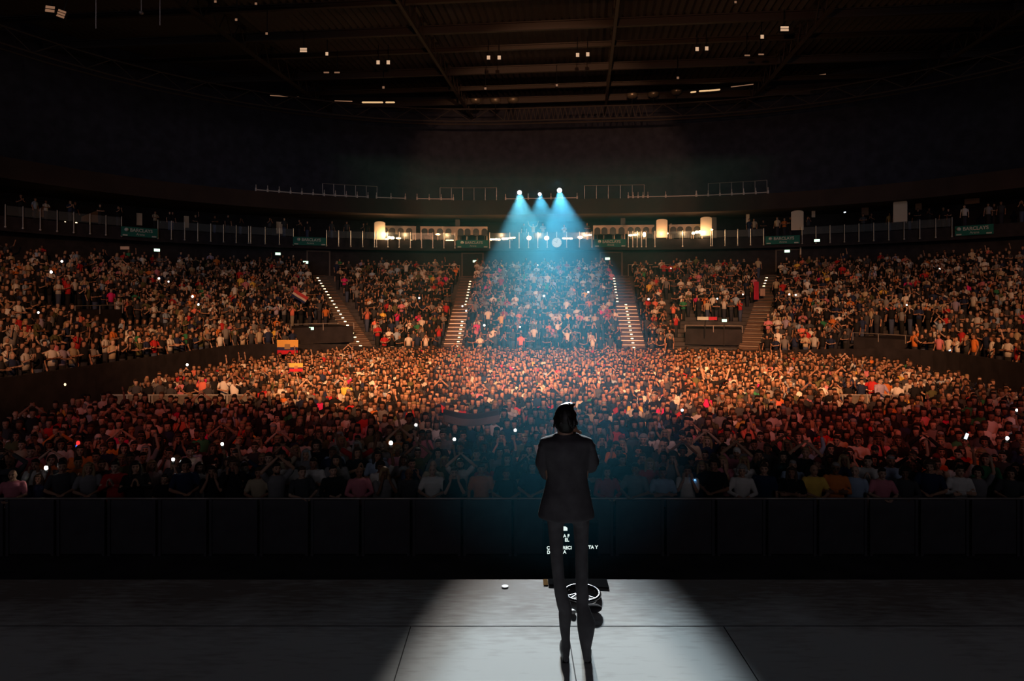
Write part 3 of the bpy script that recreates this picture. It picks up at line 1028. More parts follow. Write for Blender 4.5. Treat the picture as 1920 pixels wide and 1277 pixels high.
VV = np.concatenate(VV).astype(np.float32); TTs = np.concatenate(TTs).astype(np.int32); CC = np.concatenate(CC).astype(np.float32)
me = bpy.data.meshes.new('crowd')
me.vertices.add(len(VV)); me.vertices.foreach_set('co', VV.ravel())
me.loops.add(len(TTs) * 3); me.loops.foreach_set('vertex_index', TTs.ravel())
me.polygons.add(len(TTs)); me.polygons.foreach_set('loop_start', np.arange(len(TTs), dtype=np.int32) * 3)
me.update(calc_edges=True)
at_ = me.attributes.new('tone', 'FLOAT_COLOR', 'FACE')
at_.data.foreach_set('color', np.concatenate([CC, np.ones((len(CC), 1), np.float32)], 1).ravel())
m, nt, b = nodes('crowd_tones')
b.inputs['Roughness'].default_value = .85; b.inputs['Specular IOR Level'].default_value = .2
an = nt.nodes.new('ShaderNodeAttribute'); an.attribute_name = 'tone'
nt.links.new(an.outputs['Color'], b.inputs['Base Color'])
me.materials.append(m)
o = bpy.data.objects.new('crowd', me); COL.objects.link(o)
tag(o, 'packed audience filling the rear floor, the seating bowl and the suite balcony', 'crowd', None, 'stuff')
print('crowd', N, 'verts', len(VV), 'tris', len(TTs))

# ------------------------------------------------------------------ suite balcony
M_glass, nt, b = nodes('balustrade_glass')
b.inputs['Base Color'].default_value = (.8, .9, .9, 1); b.inputs['Roughness'].default_value = .15
b.inputs['Alpha'].default_value = .05
M_teal = mat('teal_banner', (.015, .16, .13), .7, noise=.06, scale=3)
M_white = mat('white_print', (.55, .62, .58), .7)
M_panel = mat('cream_screen_panel', (.80, .66, .50), .6)
M_chair = mat('dark_seat_shell', (.02, .018, .018), .5)
M_table = mat('pale_counter', (.6, .48, .36), .5)
M_lamp = emis('warm_glare', (1.0, .66, .30), 14.0, True)  # glow that stands for glare in the balustrade glass
M_exit = emis('exit_sign_face', (.62, 1.0, .72), 2.6)
M_exit_dark = mat('exit_sign_pictogram', (.02, .2, .08), .6)
M_signbox = mat('sign_box', (.05, .07, .06), .6)


def bay(pa, pb, lab, t=19.2):
    """glazed balustrade between two picture columns"""
    qa, qb = q_at(pa, t), q_at(pb, t)
    x0, y0 = plan(qa, t); x1, y1 = plan(qb, t)
    L = math.hypot(x1 - x0, y1 - y0)
    n = max(1, round(L / 1.08))
    r = tag(empty('balustrade', (*plan((qa + qb) / 2, t), 10.4)), lab, 'balustrade')
    inv = Matrix.Translation(-r.location)
    def P3(q, t, z): return Vector((*plan(q, t), z)) - r.location
    mb = MB(); mb.tube([P3(qa + (qb - qa) * i / 12, t - .02, 10.42) for i in range(13)], .035, 6); mb.build('handrail', M_alu, r)
    for i in range(n + 1):
        q = qa + (qb - qa) * i / n
        p = P3(q, t, 0)
        mb = MB(); mb.tube([(p.x, p.y, 9.72 - 10.4 + 10.4), (p.x, p.y, 11.15)], .035, 6)
        mb.ell((p.x, p.y, 9.68), (.075,) * 3, 8, 6)
        mb.build('post', M_alu, r)
        if i < n:
            q2 = qa + (qb - qa) * (i + 1) / n
            a_, b_ = P3(q, t - .03, 0), P3(q2, t - .03, 0)
            d = (b_ - a_).normalized()
            a_ += d * .08; b_ -= d * .08
            nn = Vector((-d.y, d.x, 0)) * .012
            mb = MB(); V = []
            for p_ in (a_, b_):
                for z in (10.47, 11.1):
                    V += [Vector((p_.x, p_.y, z)) - nn, Vector((p_.x, p_.y, z)) + nn]
            mb.add(V, [(0, 1, 3, 2), (4, 6, 7, 5), (0, 4, 5, 1), (2, 3, 7, 6), (0, 2, 6, 4), (1, 5, 7, 3)])
            mb.build('glass_pane', M_glass, r)
    for ch in r.children:
        ch.location.z -= r.location.z if False else 0
    return r


def fix_bay(r):
    for ch in r.children:
        for v in ch.data.vertices: v.co.z -= 0
    return r


BAYS = [(706, 853, 'bright glazed balustrade full of warm glare with one arched cream screen'), (918, 1110, 'glazed balustrade carrying the round clock inside the blue beams'),
        (1178, 1333, 'bright glazed balustrade with two arched cream screens'), (1336, 1432, 'dim glazed balustrade crowded with standing guests'),
        (1504, 1785, 'long dim glazed balustrade sweeping towards the side of the hall'), (612, 702, 'dim glazed balustrade with tables behind it'),
        (470, 550, 'dim glazed balustrade beside the small lit cabinet'), (296, 466, 'long dim glazed balustrade near the person in red'), (10, 228, 'dim glazed balustrade with two small warm glints')]
for pa, pb, lab in BAYS:
    r = bay(pa, pb, lab)
    for ch in r.children:
        if ch.name.startswith('handrail'):
            ch.location.z = -10.4
        elif ch.name.startswith('glass'):
            ch.location.z = -10.4
        else:
            ch.location.z = -10.4

# teal sponsor banners under the balustrade
def text_mesh(txt, size, align='CENTER', bold=0.0):
    c = bpy.data.curves.new('t', 'FONT'); c.body = txt; c.size = size; c.align_x = align; c.align_y = 'CENTER'; c.extrude = .004; c.offset = bold
    o = bpy.data.objects.new('t', c); COL.objects.link(o)
    me = bpy.data.meshes.new_from_object(o.evaluated_get(bpy.context.evaluated_depsgraph_get()))
    bpy.data.objects.remove(o); bpy.data.curves.remove(c)
    me.transform(Matrix.Rotation(R(90), 4, 'X'))
    return me


T_NAME = text_mesh('BARCLAYS', .36, bold=.008); T_SUB = text_mesh('Arena', .26)
for me_ in (T_NAME, T_SUB): me_.materials.append(M_white)
for px, lab in [(262, 'teal sponsor banner above the person lifting a cardboard sign'), (581, 'teal sponsor banner over the slanting lit aisle'), (886, 'teal sponsor banner over the doorway beside the blue beams'),
                (1144, 'teal sponsor banner beside the round clock'), (1467, 'teal sponsor banner under a single cream screen'), (1826, 'teal sponsor banner nearest the side wall, strongly tilted')]:
    t = 19.05; q = q_at(px, t); x, y = plan(q, t); a = facing(q)
    wdt = 60 / F * y / max(.55, math.cos(a + math.atan2(x, y)))
    r = tag(empty('sponsor_banner', (x, y, 10.05), a), lab, 'banner')
    MB().box((0, 0, 0), (wdt, .04, .74)).build('panel', M_teal, r)
    obj('lettering', T_NAME, r, (.12, -.03, .12)); obj('lettering', T_SUB, r, (.05, -.03, -.18))
    mb = MB(); mb.tube([(-1.0, -.02, .14), (-1.0, -.05, .14)], .15, 12); mb.build('emblem', M_white, r)
    MB().box((-wdt / 2 + .28, -.025, -.28), (.35, .02, .10)).build('print', M_white, r)
    MB().box((wdt / 2 - .28, -.025, -.28), (.35, .02, .10)).build('print', M_white, r)

# round clock
t = 19.0; q = q_at(1044, t); x, y = plan(q, t)
r = tag(empty('clock', (x, y, CZ + (HY - 455) / F * y), facing(q)), 'round white clock hung on the balustrade in the blue beams', 'clock')
mb = MB(); mb.tube([(0, 0, 0), (0, -.12, 0)], .50, 28, caps=False); mb.build('case', mat('clock_case', (.12, .12, .12), .5), r)
mb = MB(); mb.tube([(0, -.11, 0), (0, -.135, 0)], .45, 28, caps=False); mb.build('dial', emis('clock_dial', (1.0, .92, .75), .45), r)
for k in range(12):
    a = k * PI / 6
    MB().box((.38 * math.sin(a), -.14, .38 * math.cos(a)), (.03, .01, .03)).build('hour_mark', M_black_metal, r)
mb = MB(); mb.tube([(0, -.15, 0), (-.20, -.15, .12)], .018, 6); mb.build('hour_hand', M_black_metal, r)
mb = MB(); mb.tube([(0, -.155, 0), (.06, -.155, .33)], .013, 6); mb.build('minute_hand', M_black_metal, r)

# arched cream screens between the suites
def screen(px, pyc, lab, w_=1.02, h_=1.75, t=19.6):
    q = q_at(px, t); x, y = plan(q, t)
    n = 10
    V = [(-w_ / 2, 0), (w_ / 2, 0)] + [(w_ / 2 * math.cos(PI * i / n) , h_ - .16 + .16 * math.sin(PI * i / n)) for i in range(n + 1)]
    mb = MB(); k = len(V)
    mb.add([(a, -.04, b_) for a, b_ in V] + [(a, .04, b_) for a, b_ in V], [tuple(range(k)), tuple(reversed(range(k, 2 * k)))] + [(i, (i + 1) % k, (i + 1) % k + k, i + k) for i in range(k)])
    o = mb.build('arched_screen', M_panel)
    z = CZ + (HY - pyc) / F * y - h_ / 2
    o.location = (x, y, max(10.41, z)); o.rotation_euler = (0, 0, facing(q))
    tag(o, lab, 'partition screen')


screen(712, 443, 'arched cream screen glowing beside the warmest glare on the balcony')
screen(1241, 428, 'arched cream screen in the middle of the bright right-hand balcony'.replace(' right-hand', ''))
screen(1324, 424, 'arched cream screen where the bright balcony meets the dim one')
screen(1495, 413, 'arched cream screen standing alone above a teal banner')
screen(1688, 396, 'dim arched cream screen on the long dark balcony')

# counters and seat backs on the suites
chair = MB()
chair.loft([(0, 0, 0, .06, .06), (.42, 0, 0, .04, .04), (.45, 0, 0, .22, .22), (.50, 0, 0, .22, .22)], 10)
CH = []
n = 9
V = [(-.24, .5), (.24, .5)] + [(.24 * math.cos(PI * i / n), .80 + .22 * math.sin(PI * i / n)) for i in range(n + 1)]
k = len(V)
chair.add([(a, .20, b_) for a, b_ in V] + [(a, .26, b_) for a, b_ in V], [tuple(range(k)), tuple(reversed(range(k, 2 * k)))] + [(i, (i + 1) % k, (i + 1) % k + k, i + k) for i in range(k)])
chair_me = chair.mesh('chair', M_chair)
for pa, pb, lab in [(722, 776, 'dark round-backed chair in the suite beside the warmest glare'), (796, 852, 'dark round-backed chair in the suite near the balcony corner post'), (864, 910, 'dark round-backed chair above the banner by the beams'),
                    (1120, 1168, 'dark round-backed chair above the banner by the clock'), (1182, 1232, 'dark round-backed chair between the clock banner and a cream screen'), (1262, 1314, 'dark round-backed chair between two cream screens')]:
    px = pa
    while px < pb:
        q = q_at(px, 20.4); x, y = plan(q, 20.4)
        o = obj('chair', chair_me, None, (x, y, 10.4), facing(q) + PI, 1.22)
        tag(o, lab, 'chair', 'dark chairs of one balcony suite, ' + lab.split(' suite ')[-1].split(' above ')[-1])
        px += 16 if (px - pa) % 2 else 13
    qa, qb = q_at(pa - 8, 21.6), q_at(pb + 4, 21.6)
    r = tag(empty('counter', (*plan((qa + qb) / 2, 21.6), 10.4), facing((qa + qb) / 2)), lab.replace('dark round-backed chair', 'pale high counter'), 'counter')
    L = math.dist(plan(qa, 21.6), plan(qb, 21.6))
    MB().box((0, 0, 1.52), (L, .5, .08)).build('worktop', M_table, r)
    MB().box((0, -.2, 1.1), (L - .1, .04, .76)).build('front_panel', M_table, r)
    for s in (-.5, -.17, .17, .5):
        MB().box((s * (L - .1), 0, .74), (.08, .4, 1.48)).build('leg', M_table, r)

# glare in the balustrade glass, built as glowing blobs behind the panes
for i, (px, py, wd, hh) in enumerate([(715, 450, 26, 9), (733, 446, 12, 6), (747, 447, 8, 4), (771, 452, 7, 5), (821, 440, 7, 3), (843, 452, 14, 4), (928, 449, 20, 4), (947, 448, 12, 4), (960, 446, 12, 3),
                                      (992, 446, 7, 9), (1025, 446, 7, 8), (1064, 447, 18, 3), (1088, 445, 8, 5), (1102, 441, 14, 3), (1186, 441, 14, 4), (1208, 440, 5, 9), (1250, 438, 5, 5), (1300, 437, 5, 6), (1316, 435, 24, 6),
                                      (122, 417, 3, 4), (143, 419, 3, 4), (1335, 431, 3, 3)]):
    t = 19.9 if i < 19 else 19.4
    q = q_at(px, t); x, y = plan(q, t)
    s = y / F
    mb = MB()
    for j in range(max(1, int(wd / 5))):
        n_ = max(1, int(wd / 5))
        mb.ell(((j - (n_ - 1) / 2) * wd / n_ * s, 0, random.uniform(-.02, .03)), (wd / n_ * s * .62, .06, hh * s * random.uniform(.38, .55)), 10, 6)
    o = mb.build('glare_patch', M_lamp)
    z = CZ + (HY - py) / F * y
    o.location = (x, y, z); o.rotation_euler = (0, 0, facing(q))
    o2 = MB().box((0, 0, (10.4 - z) / 2 - .02), (.06, .06, max(.05, z - 10.4)), 0).build('stem', M_table, o)  # added stem under each glowing blob
    places_txt = ['biggest warm glare under the first cream screen', 'warm glare second from the first cream screen', 'warm glare third from the first cream screen', 'lone round warm glare spot behind the first bright balustrade',
                  'small high warm glare over the first bright balustrade', 'warm glare at the corner of the first bright balustrade', 'long warm glare at the start of the clock balustrade', 'warm glare second along the clock balustrade',
                  'flat raised warm glare third along the clock balustrade', 'tall warm glare fourth along the clock balustrade', 'round warm glare just before the clock', 'long warm glare just past the clock', 'warm glare second past the clock',
                  'slanting warm glare at the end of the clock balustrade', 'warm glare at the start of the two-screen balustrade', 'tall thin warm glare in the two-screen balustrade', 'small warm glare at the foot of the middle cream screen',
                  'small warm glare beside the last bright cream screen', 'long warm glare under the last bright cream screen', 'small warm glint on the darkest balcony, nearer the wall', 'small warm glint on the darkest balcony, nearer the banner',
                  'tiny warm glint where the bright balustrade ends']
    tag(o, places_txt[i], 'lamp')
# added point lights that brighten the panels and chairs near the glare
for px, e in ((722, 110), (760, 60), (838, 60), (890, 30), (940, 60), (1010, 50), (1095, 50), (1150, 30), (1195, 70), (1240, 50), (1280, 50), (1318, 90)):
    q = q_at(px, 19.0); x, y = plan(q, 19.0)
    light('balcony_fill', 'POINT', (x, y, 10.9), (x, y, 0), e, (1, .62, .3), shadow_soft_size=.15)

# suite dividers and pale strips
for px, h, lab in [(858, 2.3, 'grey pier between the suites above the banner by the beams'), (1168, 2.3, 'grey pier between the suites beside the clock banner'), (1339, 2.2, 'grey pier beside the last bright cream screen'),
                   (775, 1.6, 'narrow pale strip behind the person in red on the balcony'), (1258, 1.7, 'narrow pale pier beside the middle cream screen')]:
    q = q_at(px, 21.8); x, y = plan(q, 21.8)
    o = MB().box((0, 0, h / 2), (.45 if h > 2 else .2, .3, h)).build('pier', mat('pier_paint', (.12, .11, .11) if h > 2 else (.4, .33, .26), .8)); o.location = (x, y, 10.4); o.rotation_euler = (0, 0, facing(q))
    tag(o, lab, 'pier')
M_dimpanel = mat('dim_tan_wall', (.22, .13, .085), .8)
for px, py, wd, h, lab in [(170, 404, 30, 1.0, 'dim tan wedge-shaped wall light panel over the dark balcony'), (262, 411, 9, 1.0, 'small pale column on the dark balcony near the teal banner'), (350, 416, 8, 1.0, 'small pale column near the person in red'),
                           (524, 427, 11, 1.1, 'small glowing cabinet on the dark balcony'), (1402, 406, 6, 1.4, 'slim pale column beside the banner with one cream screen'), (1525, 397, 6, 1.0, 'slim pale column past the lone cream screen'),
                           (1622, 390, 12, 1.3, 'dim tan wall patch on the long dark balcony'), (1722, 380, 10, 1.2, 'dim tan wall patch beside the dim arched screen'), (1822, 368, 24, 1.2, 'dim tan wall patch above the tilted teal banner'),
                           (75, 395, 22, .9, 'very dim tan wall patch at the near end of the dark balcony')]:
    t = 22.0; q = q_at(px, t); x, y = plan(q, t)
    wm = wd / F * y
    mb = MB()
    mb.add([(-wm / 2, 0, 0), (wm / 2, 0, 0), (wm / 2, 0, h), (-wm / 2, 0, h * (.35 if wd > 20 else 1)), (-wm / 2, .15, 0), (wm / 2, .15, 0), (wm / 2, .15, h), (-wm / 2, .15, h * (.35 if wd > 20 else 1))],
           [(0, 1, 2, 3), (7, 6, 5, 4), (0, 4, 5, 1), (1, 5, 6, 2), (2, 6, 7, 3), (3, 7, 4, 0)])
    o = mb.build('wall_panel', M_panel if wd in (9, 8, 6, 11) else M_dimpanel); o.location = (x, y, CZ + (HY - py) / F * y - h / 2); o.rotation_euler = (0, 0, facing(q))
    tag(o, lab, 'wall panel')

# ------------------------------------------------------------------ top of the fascia: service rail with clamps, guard cages
for pa, pb, lab in [(706, 760, 'first bright service rail with clamps on the fascia'), (782, 850, 'second bright service rail with clamps under a guard cage'), (948, 1082, 'bright service rail with clamps under the follow spots'),
                    (1178, 1305, 'bright service rail with clamps past the follow spots'), (1306, 1440, 'dim service rail curving away along the fascia'), (480, 690, 'dim service rail on the dark end of the fascia')]:
    t = 18.65; qa, qb = q_at(pa, t), q_at(pb, t)
    c = Vector((*plan((qa + qb) / 2, t), 14.2)); r = tag(empty('service_rail', c), lab, 'rail')
    P3 = lambda q_, z: Vector((*plan(q_, t), z)) - c
    mb = MB(); mb.tube([P3(qa + (qb - qa) * i / 8, 14.32) for i in range(9)], .05, 6); mb.build('pipe', M_rail, r)
    n_ = max(2, int((pb - pa) / 20))
    for i in range(n_ + 1):
        p = P3(qa + (qb - qa) * i / n_, 14.2)
        mb = MB(); mb.box(p + Vector((0, 0, .14)), (.12, .12, .28), 0); mb.tube([p + Vector((0, 0, .2)), p + Vector((0, 0, .55))], .03, 5); mb.build('clamp', M_rail, r)
for pa, pb, h, lab in [(825, 931, 1.25, 'thin steel guard cage on the fascia before the follow spots'), (1096, 1208, 1.3, 'thin steel guard cage on the fascia past the follow spots'), (1328, 1438, 1.25, 'dim guard cage on the fascia towards the side'), (605, 707, 1.2, 'dim guard cage at the dark end of the fascia')]:
    t = 19.0; qa, qb = q_at(pa, t), q_at(pb, t)
    c = Vector((*plan((qa + qb) / 2, t), 14.2)); r = tag(empty('guard_cage', c), lab, 'guard rail')
    P3 = lambda q_, z: Vector((*plan(q_, t), z)) - c
    mb = MB(); mb.tube([P3(qa + (qb - qa) * i / 8, 14.2 + h) for i in range(9)], .028, 6); mb.build('top_rail', M_steel, r)
    for i in range(6):
        mb = MB(); mb.tube([P3(qa + (qb - qa) * i / 5, 14.2), P3(qa + (qb - qa) * i / 5, 14.2 + h)], .028, 6); mb.build('post', M_steel, r)

# ------------------------------------------------------------------ back of the terrace: doors, rails, exit signs, posts
for pa, pb, lab in [(720, 862, 'steel rail along the back of the block under the first bright balcony'), (940, 1142, 'steel rail along the back of the beam-lit block'), (1178, 1335, 'steel rail along the back of the block with people standing behind')]:
    t = 19.3; qa, qb = q_at(pa, t), q_at(pb, t)
    mb = MB(); c = Vector((*plan((qa + qb) / 2, t), 6.9))
    mb.tube([Vector((*plan(qa + (qb - qa) * i / 8, t), 8.0)) - c for i in range(9)], .03, 6)
    for i in range(7): mb.tube([Vector((*plan(qa + (qb - qa) * i / 6, t), 6.9)) - c, Vector((*plan(qa + (qb - qa) * i / 6, t), 8.0)) - c], .025, 5)
    o = mb.build('back_rail', M_steel); o.location = c; tag(o, lab, 'rail')
M_frame = mat('door_frame_paint', (.13, .11, .10), .7)
for i, (px) in enumerate((886, 1146, 597, 1478)):
    q = q_at(px, 20.5); x, y = plan(q, 20.5); a = facing(q)
    r = tag(empty('door_%d' % (i + 1), (x, y, 6.9), a), None, None, None, 'structure')
    MB().box((0, 0, 1.15), (1.9, .06, 2.3)).build('door_leaf', M_black, r)
    MB().box((0, 0, 2.36), (2.2, .14, .12)).build('door_frame', M_frame, r)
    for s in (-1, 1): MB().box((s * 1.03, 0, 1.15), (.14, .14, 2.3)).build('door_frame', M_frame, r)
for px, py, D, lab in [(294, 469, None, 'lit green exit sign under the teal banner near the cardboard sign'), (521, 476, None, 'lit green exit sign past the slanting aisle'), (573, 492, None, 'lit exit sign at the top of the slanting aisle'),
                       (891, 490, None, 'lit exit sign over the doorway beside the beams'), (1139, 485, None, 'lit exit sign over the doorway past the beams'), (1476, 471, None, 'lit exit sign over the doorway by the short flight of steps'),
                       (1532, 451, None, 'lit green exit sign past the lone cream screen')]:
    t = 20.45; q = q_at(px, t); x, y = plan(q, t); z = CZ + (HY - py) / F * y
    if z > 9.2 or px == 573: t = 19.0; q = q_at(px, t); x, y = plan(q, t); z = CZ + (HY - py) / F * y
    r = tag(empty('exit_sign', (x, y, z), facing(q)), lab, 'exit sign')
    MB().box((0, .03, 0), (.50, .10, .26)).build('housing', M_signbox, r)
    MB().box((0, -.03, 0), (.44, .03, .21)).build('lit_face', M_exit, r)
for px, py, vi_, lab in [(574, 617, 0, 'first of the two lit exit signs in the dark entrance by the slanting aisle'), (584, 616, 0, 'second of the two lit exit signs in the dark entrance by the slanting aisle'), (1358, 601, 1, 'lit exit sign in the dark entrance past the sponsor strip')]:
    q, ta, tb, hw = VOMS[vi_]
    D = plan(q, ta)[1] - .45
    p = at(px, py, D)
    r = tag(empty('exit_sign', p, 0), lab, 'exit sign')
    MB().box((0, .03, 0), (.36, .10, .20)).build('housing', M_signbox, r)
    MB().box((0, -.03, 0), (.32, .03, .17)).build('lit_face', M_exit, r)
    mb = MB(); mb.tube([(0, .03, -.1), (0, .03, -max(.3, p.z - z0(q) - .9))], .03, 5); mb.build('stem', M_black_metal, r)
for px, py0, py1, lab in [(550, 480, 500, 'thin upright pale post above the slanting aisle'), (1501, 457, 487, 'thin upright pale post near the short flight of steps')]:
    q = q_at(px, 20.3); x, y = plan(q, 20.3); za, zb = CZ + (HY - py1) / F * y, CZ + (HY - py0) / F * y
    mb = MB(); mb.tube([(0, 0, 6.9 - za), (0, 0, 0)], .05, 6, mi=1); mb.tube([(0, 0, 0), (0, 0, zb - za)], .07, 8, mi=0)
    o = mb.build('post', [M_panel, M_black]); o.location = (x, y, za); o.name = 'marker_post'; tag(o, lab, 'post')
# sponsor strip on the entrance
p = at(1322, 597, plan(1.12, 2.8)[1] - .5)
r = tag(empty('sponsor_strip', p, -.12), 'small white and red sponsor strip on the dark entrance', 'sign')
MB().box((-.15, 0, 0), (.75, .04, .22)).build('white_end', M_white, r)
MB().box((.52, 0, 0), (.55, .04, .22)).build('red_end', mat('strip_red', (.5, .02, .05), .7), r)
mb = MB(); mb.tube([(0, .05, -.1), (0, .05, -1.2)], .04, 5); mb.build('bracket', M_black_metal, r)

# ------------------------------------------------------------------ flags and signs in the crowd
def cloth(name, px, py, D, wpx, hpx, bands, label, amp=.06, droop=0.0, cat='flag', emb=None):
    p = at(px, py, D); W, H = wpx / F * D, hpx / F * D
    nx, nz = 24, 14
    mats = [mat(name + '_%d' % i, c, .9) for i, (c, _) in enumerate(bands)]
    if emb: mats.append(mat(name + '_crest', emb, .9))
    V, Fc, mi = [], [], []
    for s_ in (-.006, .006):
        for j in range(nz + 1):
            for i in range(nx + 1):
                u, v = i / nx, j / nz
                V.append(((u - .5) * W, s_ + amp * math.sin(u * 9 + v * 2) * (.4 + .6 * v), (.5 - v) * H - droop * math.sin(u * PI) * H))
    st = (nx + 1) * (nz + 1)
    mb = MB(); mb.v = V
    for s_ in (0, 1):
        for j in range(nz):
            for i in range(nx):
                a = s_ * st + j * (nx + 1) + i
                mb.f.append((a, a + 1, a + nx + 2, a + nx + 1))
                v = (j + .5) / nz; k = 0
                for kk, (c_, e_) in enumerate(bands):
                    if v < e_: k = kk; break
                if emb and abs(i - nx / 2 + .5) < 3 and 3 < j < 9: k = len(bands)
                mb.m.append(k)
    for i in range(nx):
        for j in (0, nz):
            a = j * (nx + 1) + i; mb.f.append((a, a + 1, a + 1 + st, a + st)); mb.m.append(0 if j == 0 else len(bands) - 1)
    for j in range(nz):
        for i in (0, nx):
            a = j * (nx + 1) + i; mb.f.append((a, a + nx + 1, a + nx + 1 + st, a + st)); mb.m.append(0)
    o = mb.build(name, mats, smooth=True); o.location = p
    return tag(o, label, cat)


YB = (.75, .42, .10); NV = (.02, .03, .10); RD = (.55, .02, .04)
cloth('flag', 539, 651, plan(q_at(539, 0), -.35)[1] - 1.1, 40, 27, [(YB, .5), (NV, .75), (RD, 1)], 'large yellow, blue and red flag with a crest, under the exit sign pair', emb=(.3, .2, .1))
cloth('flag', 555, 689, 29.2, 26, 16, [(YB, .5), (NV, .66), (RD, 1)], 'smaller yellow and red flag held low in the floor crowd', emb=(.35, .2, .1), amp=.03)
cloth('flag', 562, 556, 49.5, 30, 14, [((.45, .05, .05), .4), ((.6, .5, .42), .75), (NV, 1)], 'small slanting red and white flag beside the slanting aisle').rotation_euler = (0, R(32), 0)
cloth('flag', 816, 700, 33, 30, 12, [((.05, .06, .1), .35), ((.5, .5, .5), .65), ((.05, .06, .1), 1)], 'small striped flag held steeply above the floor crowd', amp=.03).rotation_euler = (0, R(-52), 0)
cloth('flag', 884, 779, 17.2, 106, 24, [((.12, .065, .045), .45), ((.30, .19, .15), 1)], 'wide brown flag stretched over heads near the performer', amp=.05, droop=.35)
cloth('banner', 1418, 545, 54, 9, 34, [((.42, .02, .05), 1)], 'tall dark red banner held up beside a pale sheet', amp=.02, cat='banner')
cloth('sheet', 1430, 548, 54.2, 9, 14, [((.42, .28, .22), 1)], 'pale sheet held up beside the tall dark red banner', amp=.02, cat='sheet')
cloth('cardboard_sign', 234, 465, 47, 17, 6, [((.75, .55, .4), 1)], 'pale cardboard sign held high at the back of the side stand', amp=.005, cat='sign')
cloth('cardboard_sign', 1322, 548, 56, 14, 9, [((.7, .5, .38), 1)], 'tilted pale sheet of card in the block past the wide aisle', amp=.01, cat='sign').rotation_euler = (0, R(-28), 0)
# the person who lifts the cardboard sign
p = at(234, 497, 47.3)
person(p.x - .05, 47.3, p.z - 1.75, -.2, 1.12, 'clap_high', 'beige', False, 'short', label='person in beige tee stretching up to hold a cardboard sign')

# tiny phone lights far back, and a few glowing things nearer
def on_terrace(px, py, h=1.75):
    best = None
    for i in range(60):
        t = i * .32
        q = q_at(px, t); x, y = plan(q, t)
        z = z0(q) + (ZT - z0(q)) * min(1, t / TT) + h
        e = abs(HY - (z - CZ) / y * F - py)
        if best is None or e < best[0]: best = (e, t, q, y)
    return best[3], best[2]


tiny = MB().ell((0, 0, 0), (.07, .03, .07), 10, 6).mesh('phone_light', emis('distant_phone_light', (1.0, .9, .78), 5.0))
for px, py in [(72, 586), (116, 490), (96, 510), (298, 522), (316, 528), (361, 556), (372, 571), (786, 559), (867, 574), (874, 583), (908, 610), (1103, 548), (1020, 555), (975, 613), (1258, 503), (1216, 561),
               (1480, 552), (1492, 553), (1762, 504), (1393, 552), (1008, 497), (1345, 560), (1700, 572)]:
    D, q = on_terrace(px, py)
    p = at(px, py, D - .35)
    o = obj('phone_light', tiny, None, p, facing(q), random.uniform(.7, 1.25))
    tag(o, 'tiny white phone light glinting among people in the distant stands', 'phone light', 'tiny phone lights in the stands')
for px, py, hz, col_, st_, lab in [(351, 684, 1.95, (1, .95, .9), 8, 'small white light held up where the floor crowd meets the side stand'), (122, 721, 2.3, (1, .7, .4), 2, 'faint ring-like light by the dark side stand wall'),
                                   (1303, 900, 1.5, (.1, .4, 1), 6, 'tiny blue light low in the dark front crowd')]:
    D = max(14.0, F * (CZ - hz) / (py - HY)); D = min(D, 44)
    o = MB().ell((0, 0, 0), (.035 * D / 20, .02, .04 * D / 20), 10, 6).build('hand_light', emis('hand_light_' + str(px), col_, st_)); o.location = at(px, py, D)
    if px == 1303: o.scale = (.5, .5, .5)
    tag(o, lab, 'light')
p = at(146, 835, 15.4)
r = tag(empty('light_stick', p), 'glowing light stick, red above and white and blue below, in the dark front crowd', 'light stick')
MB().ell((.005, 0, .05), (.045, .03, .055), 10, 8).build('red_glow', emis('red_glow', (1, .04, .04), 1.0), r)
MB().ell((0, 0, -.04), (.028, .025, .05), 10, 8).build('white_glow', emis('white_glow', (.8, .9, 1), .9), r)
MB().ell((-.04, .01, -.03), (.016, .02, .045), 10, 8).build('blue_glow', emis('blue_glow', (.05, .15, .9), .9), r)

# ------------------------------------------------------------------ fittings under the roof
M_pale = emis('floodlight_face', (1.0, .62, .38), .62)
M_dimface = emis('dim_floodlight_face', (1.0, .5, .28), .22)
def flood(px, py, wpx, hpx, z, lab, dim=False, bars=0, rot=0.0):
    D = F * (z - CZ) / (HY - py); p = at(px, py, D); W, H = wpx / F * D, hpx / F * D
    r = tag(empty('floodlight', p, 0), lab, 'floodlight', None)
    mb = MB(); mb.box((0, .10, 0), (W * 1.15, .2, H * 1.15)); mb.build('housing', M_black_metal, r)
    if bars:
        for i in range(bars):
            MB().box((0, -.01, (i - (bars - 1) / 2) * H / bars), (W, .03, H / bars * .72)).build('lamp_strip', M_dimface if dim else M_pale, r)
    else:
        MB().box((0, -.01, 0), (W, .03, H)).build('lamp_face', M_dimface if dim else M_pale, r)
    mb = MB(); mb.tube([(0, .1, H * .55), (0, .1, max(H * .6, 25.0 - p.z))], .03, 5); mb.build('hanger', M_black_metal, r)
    r.rotation_euler = (0, rot, 0)


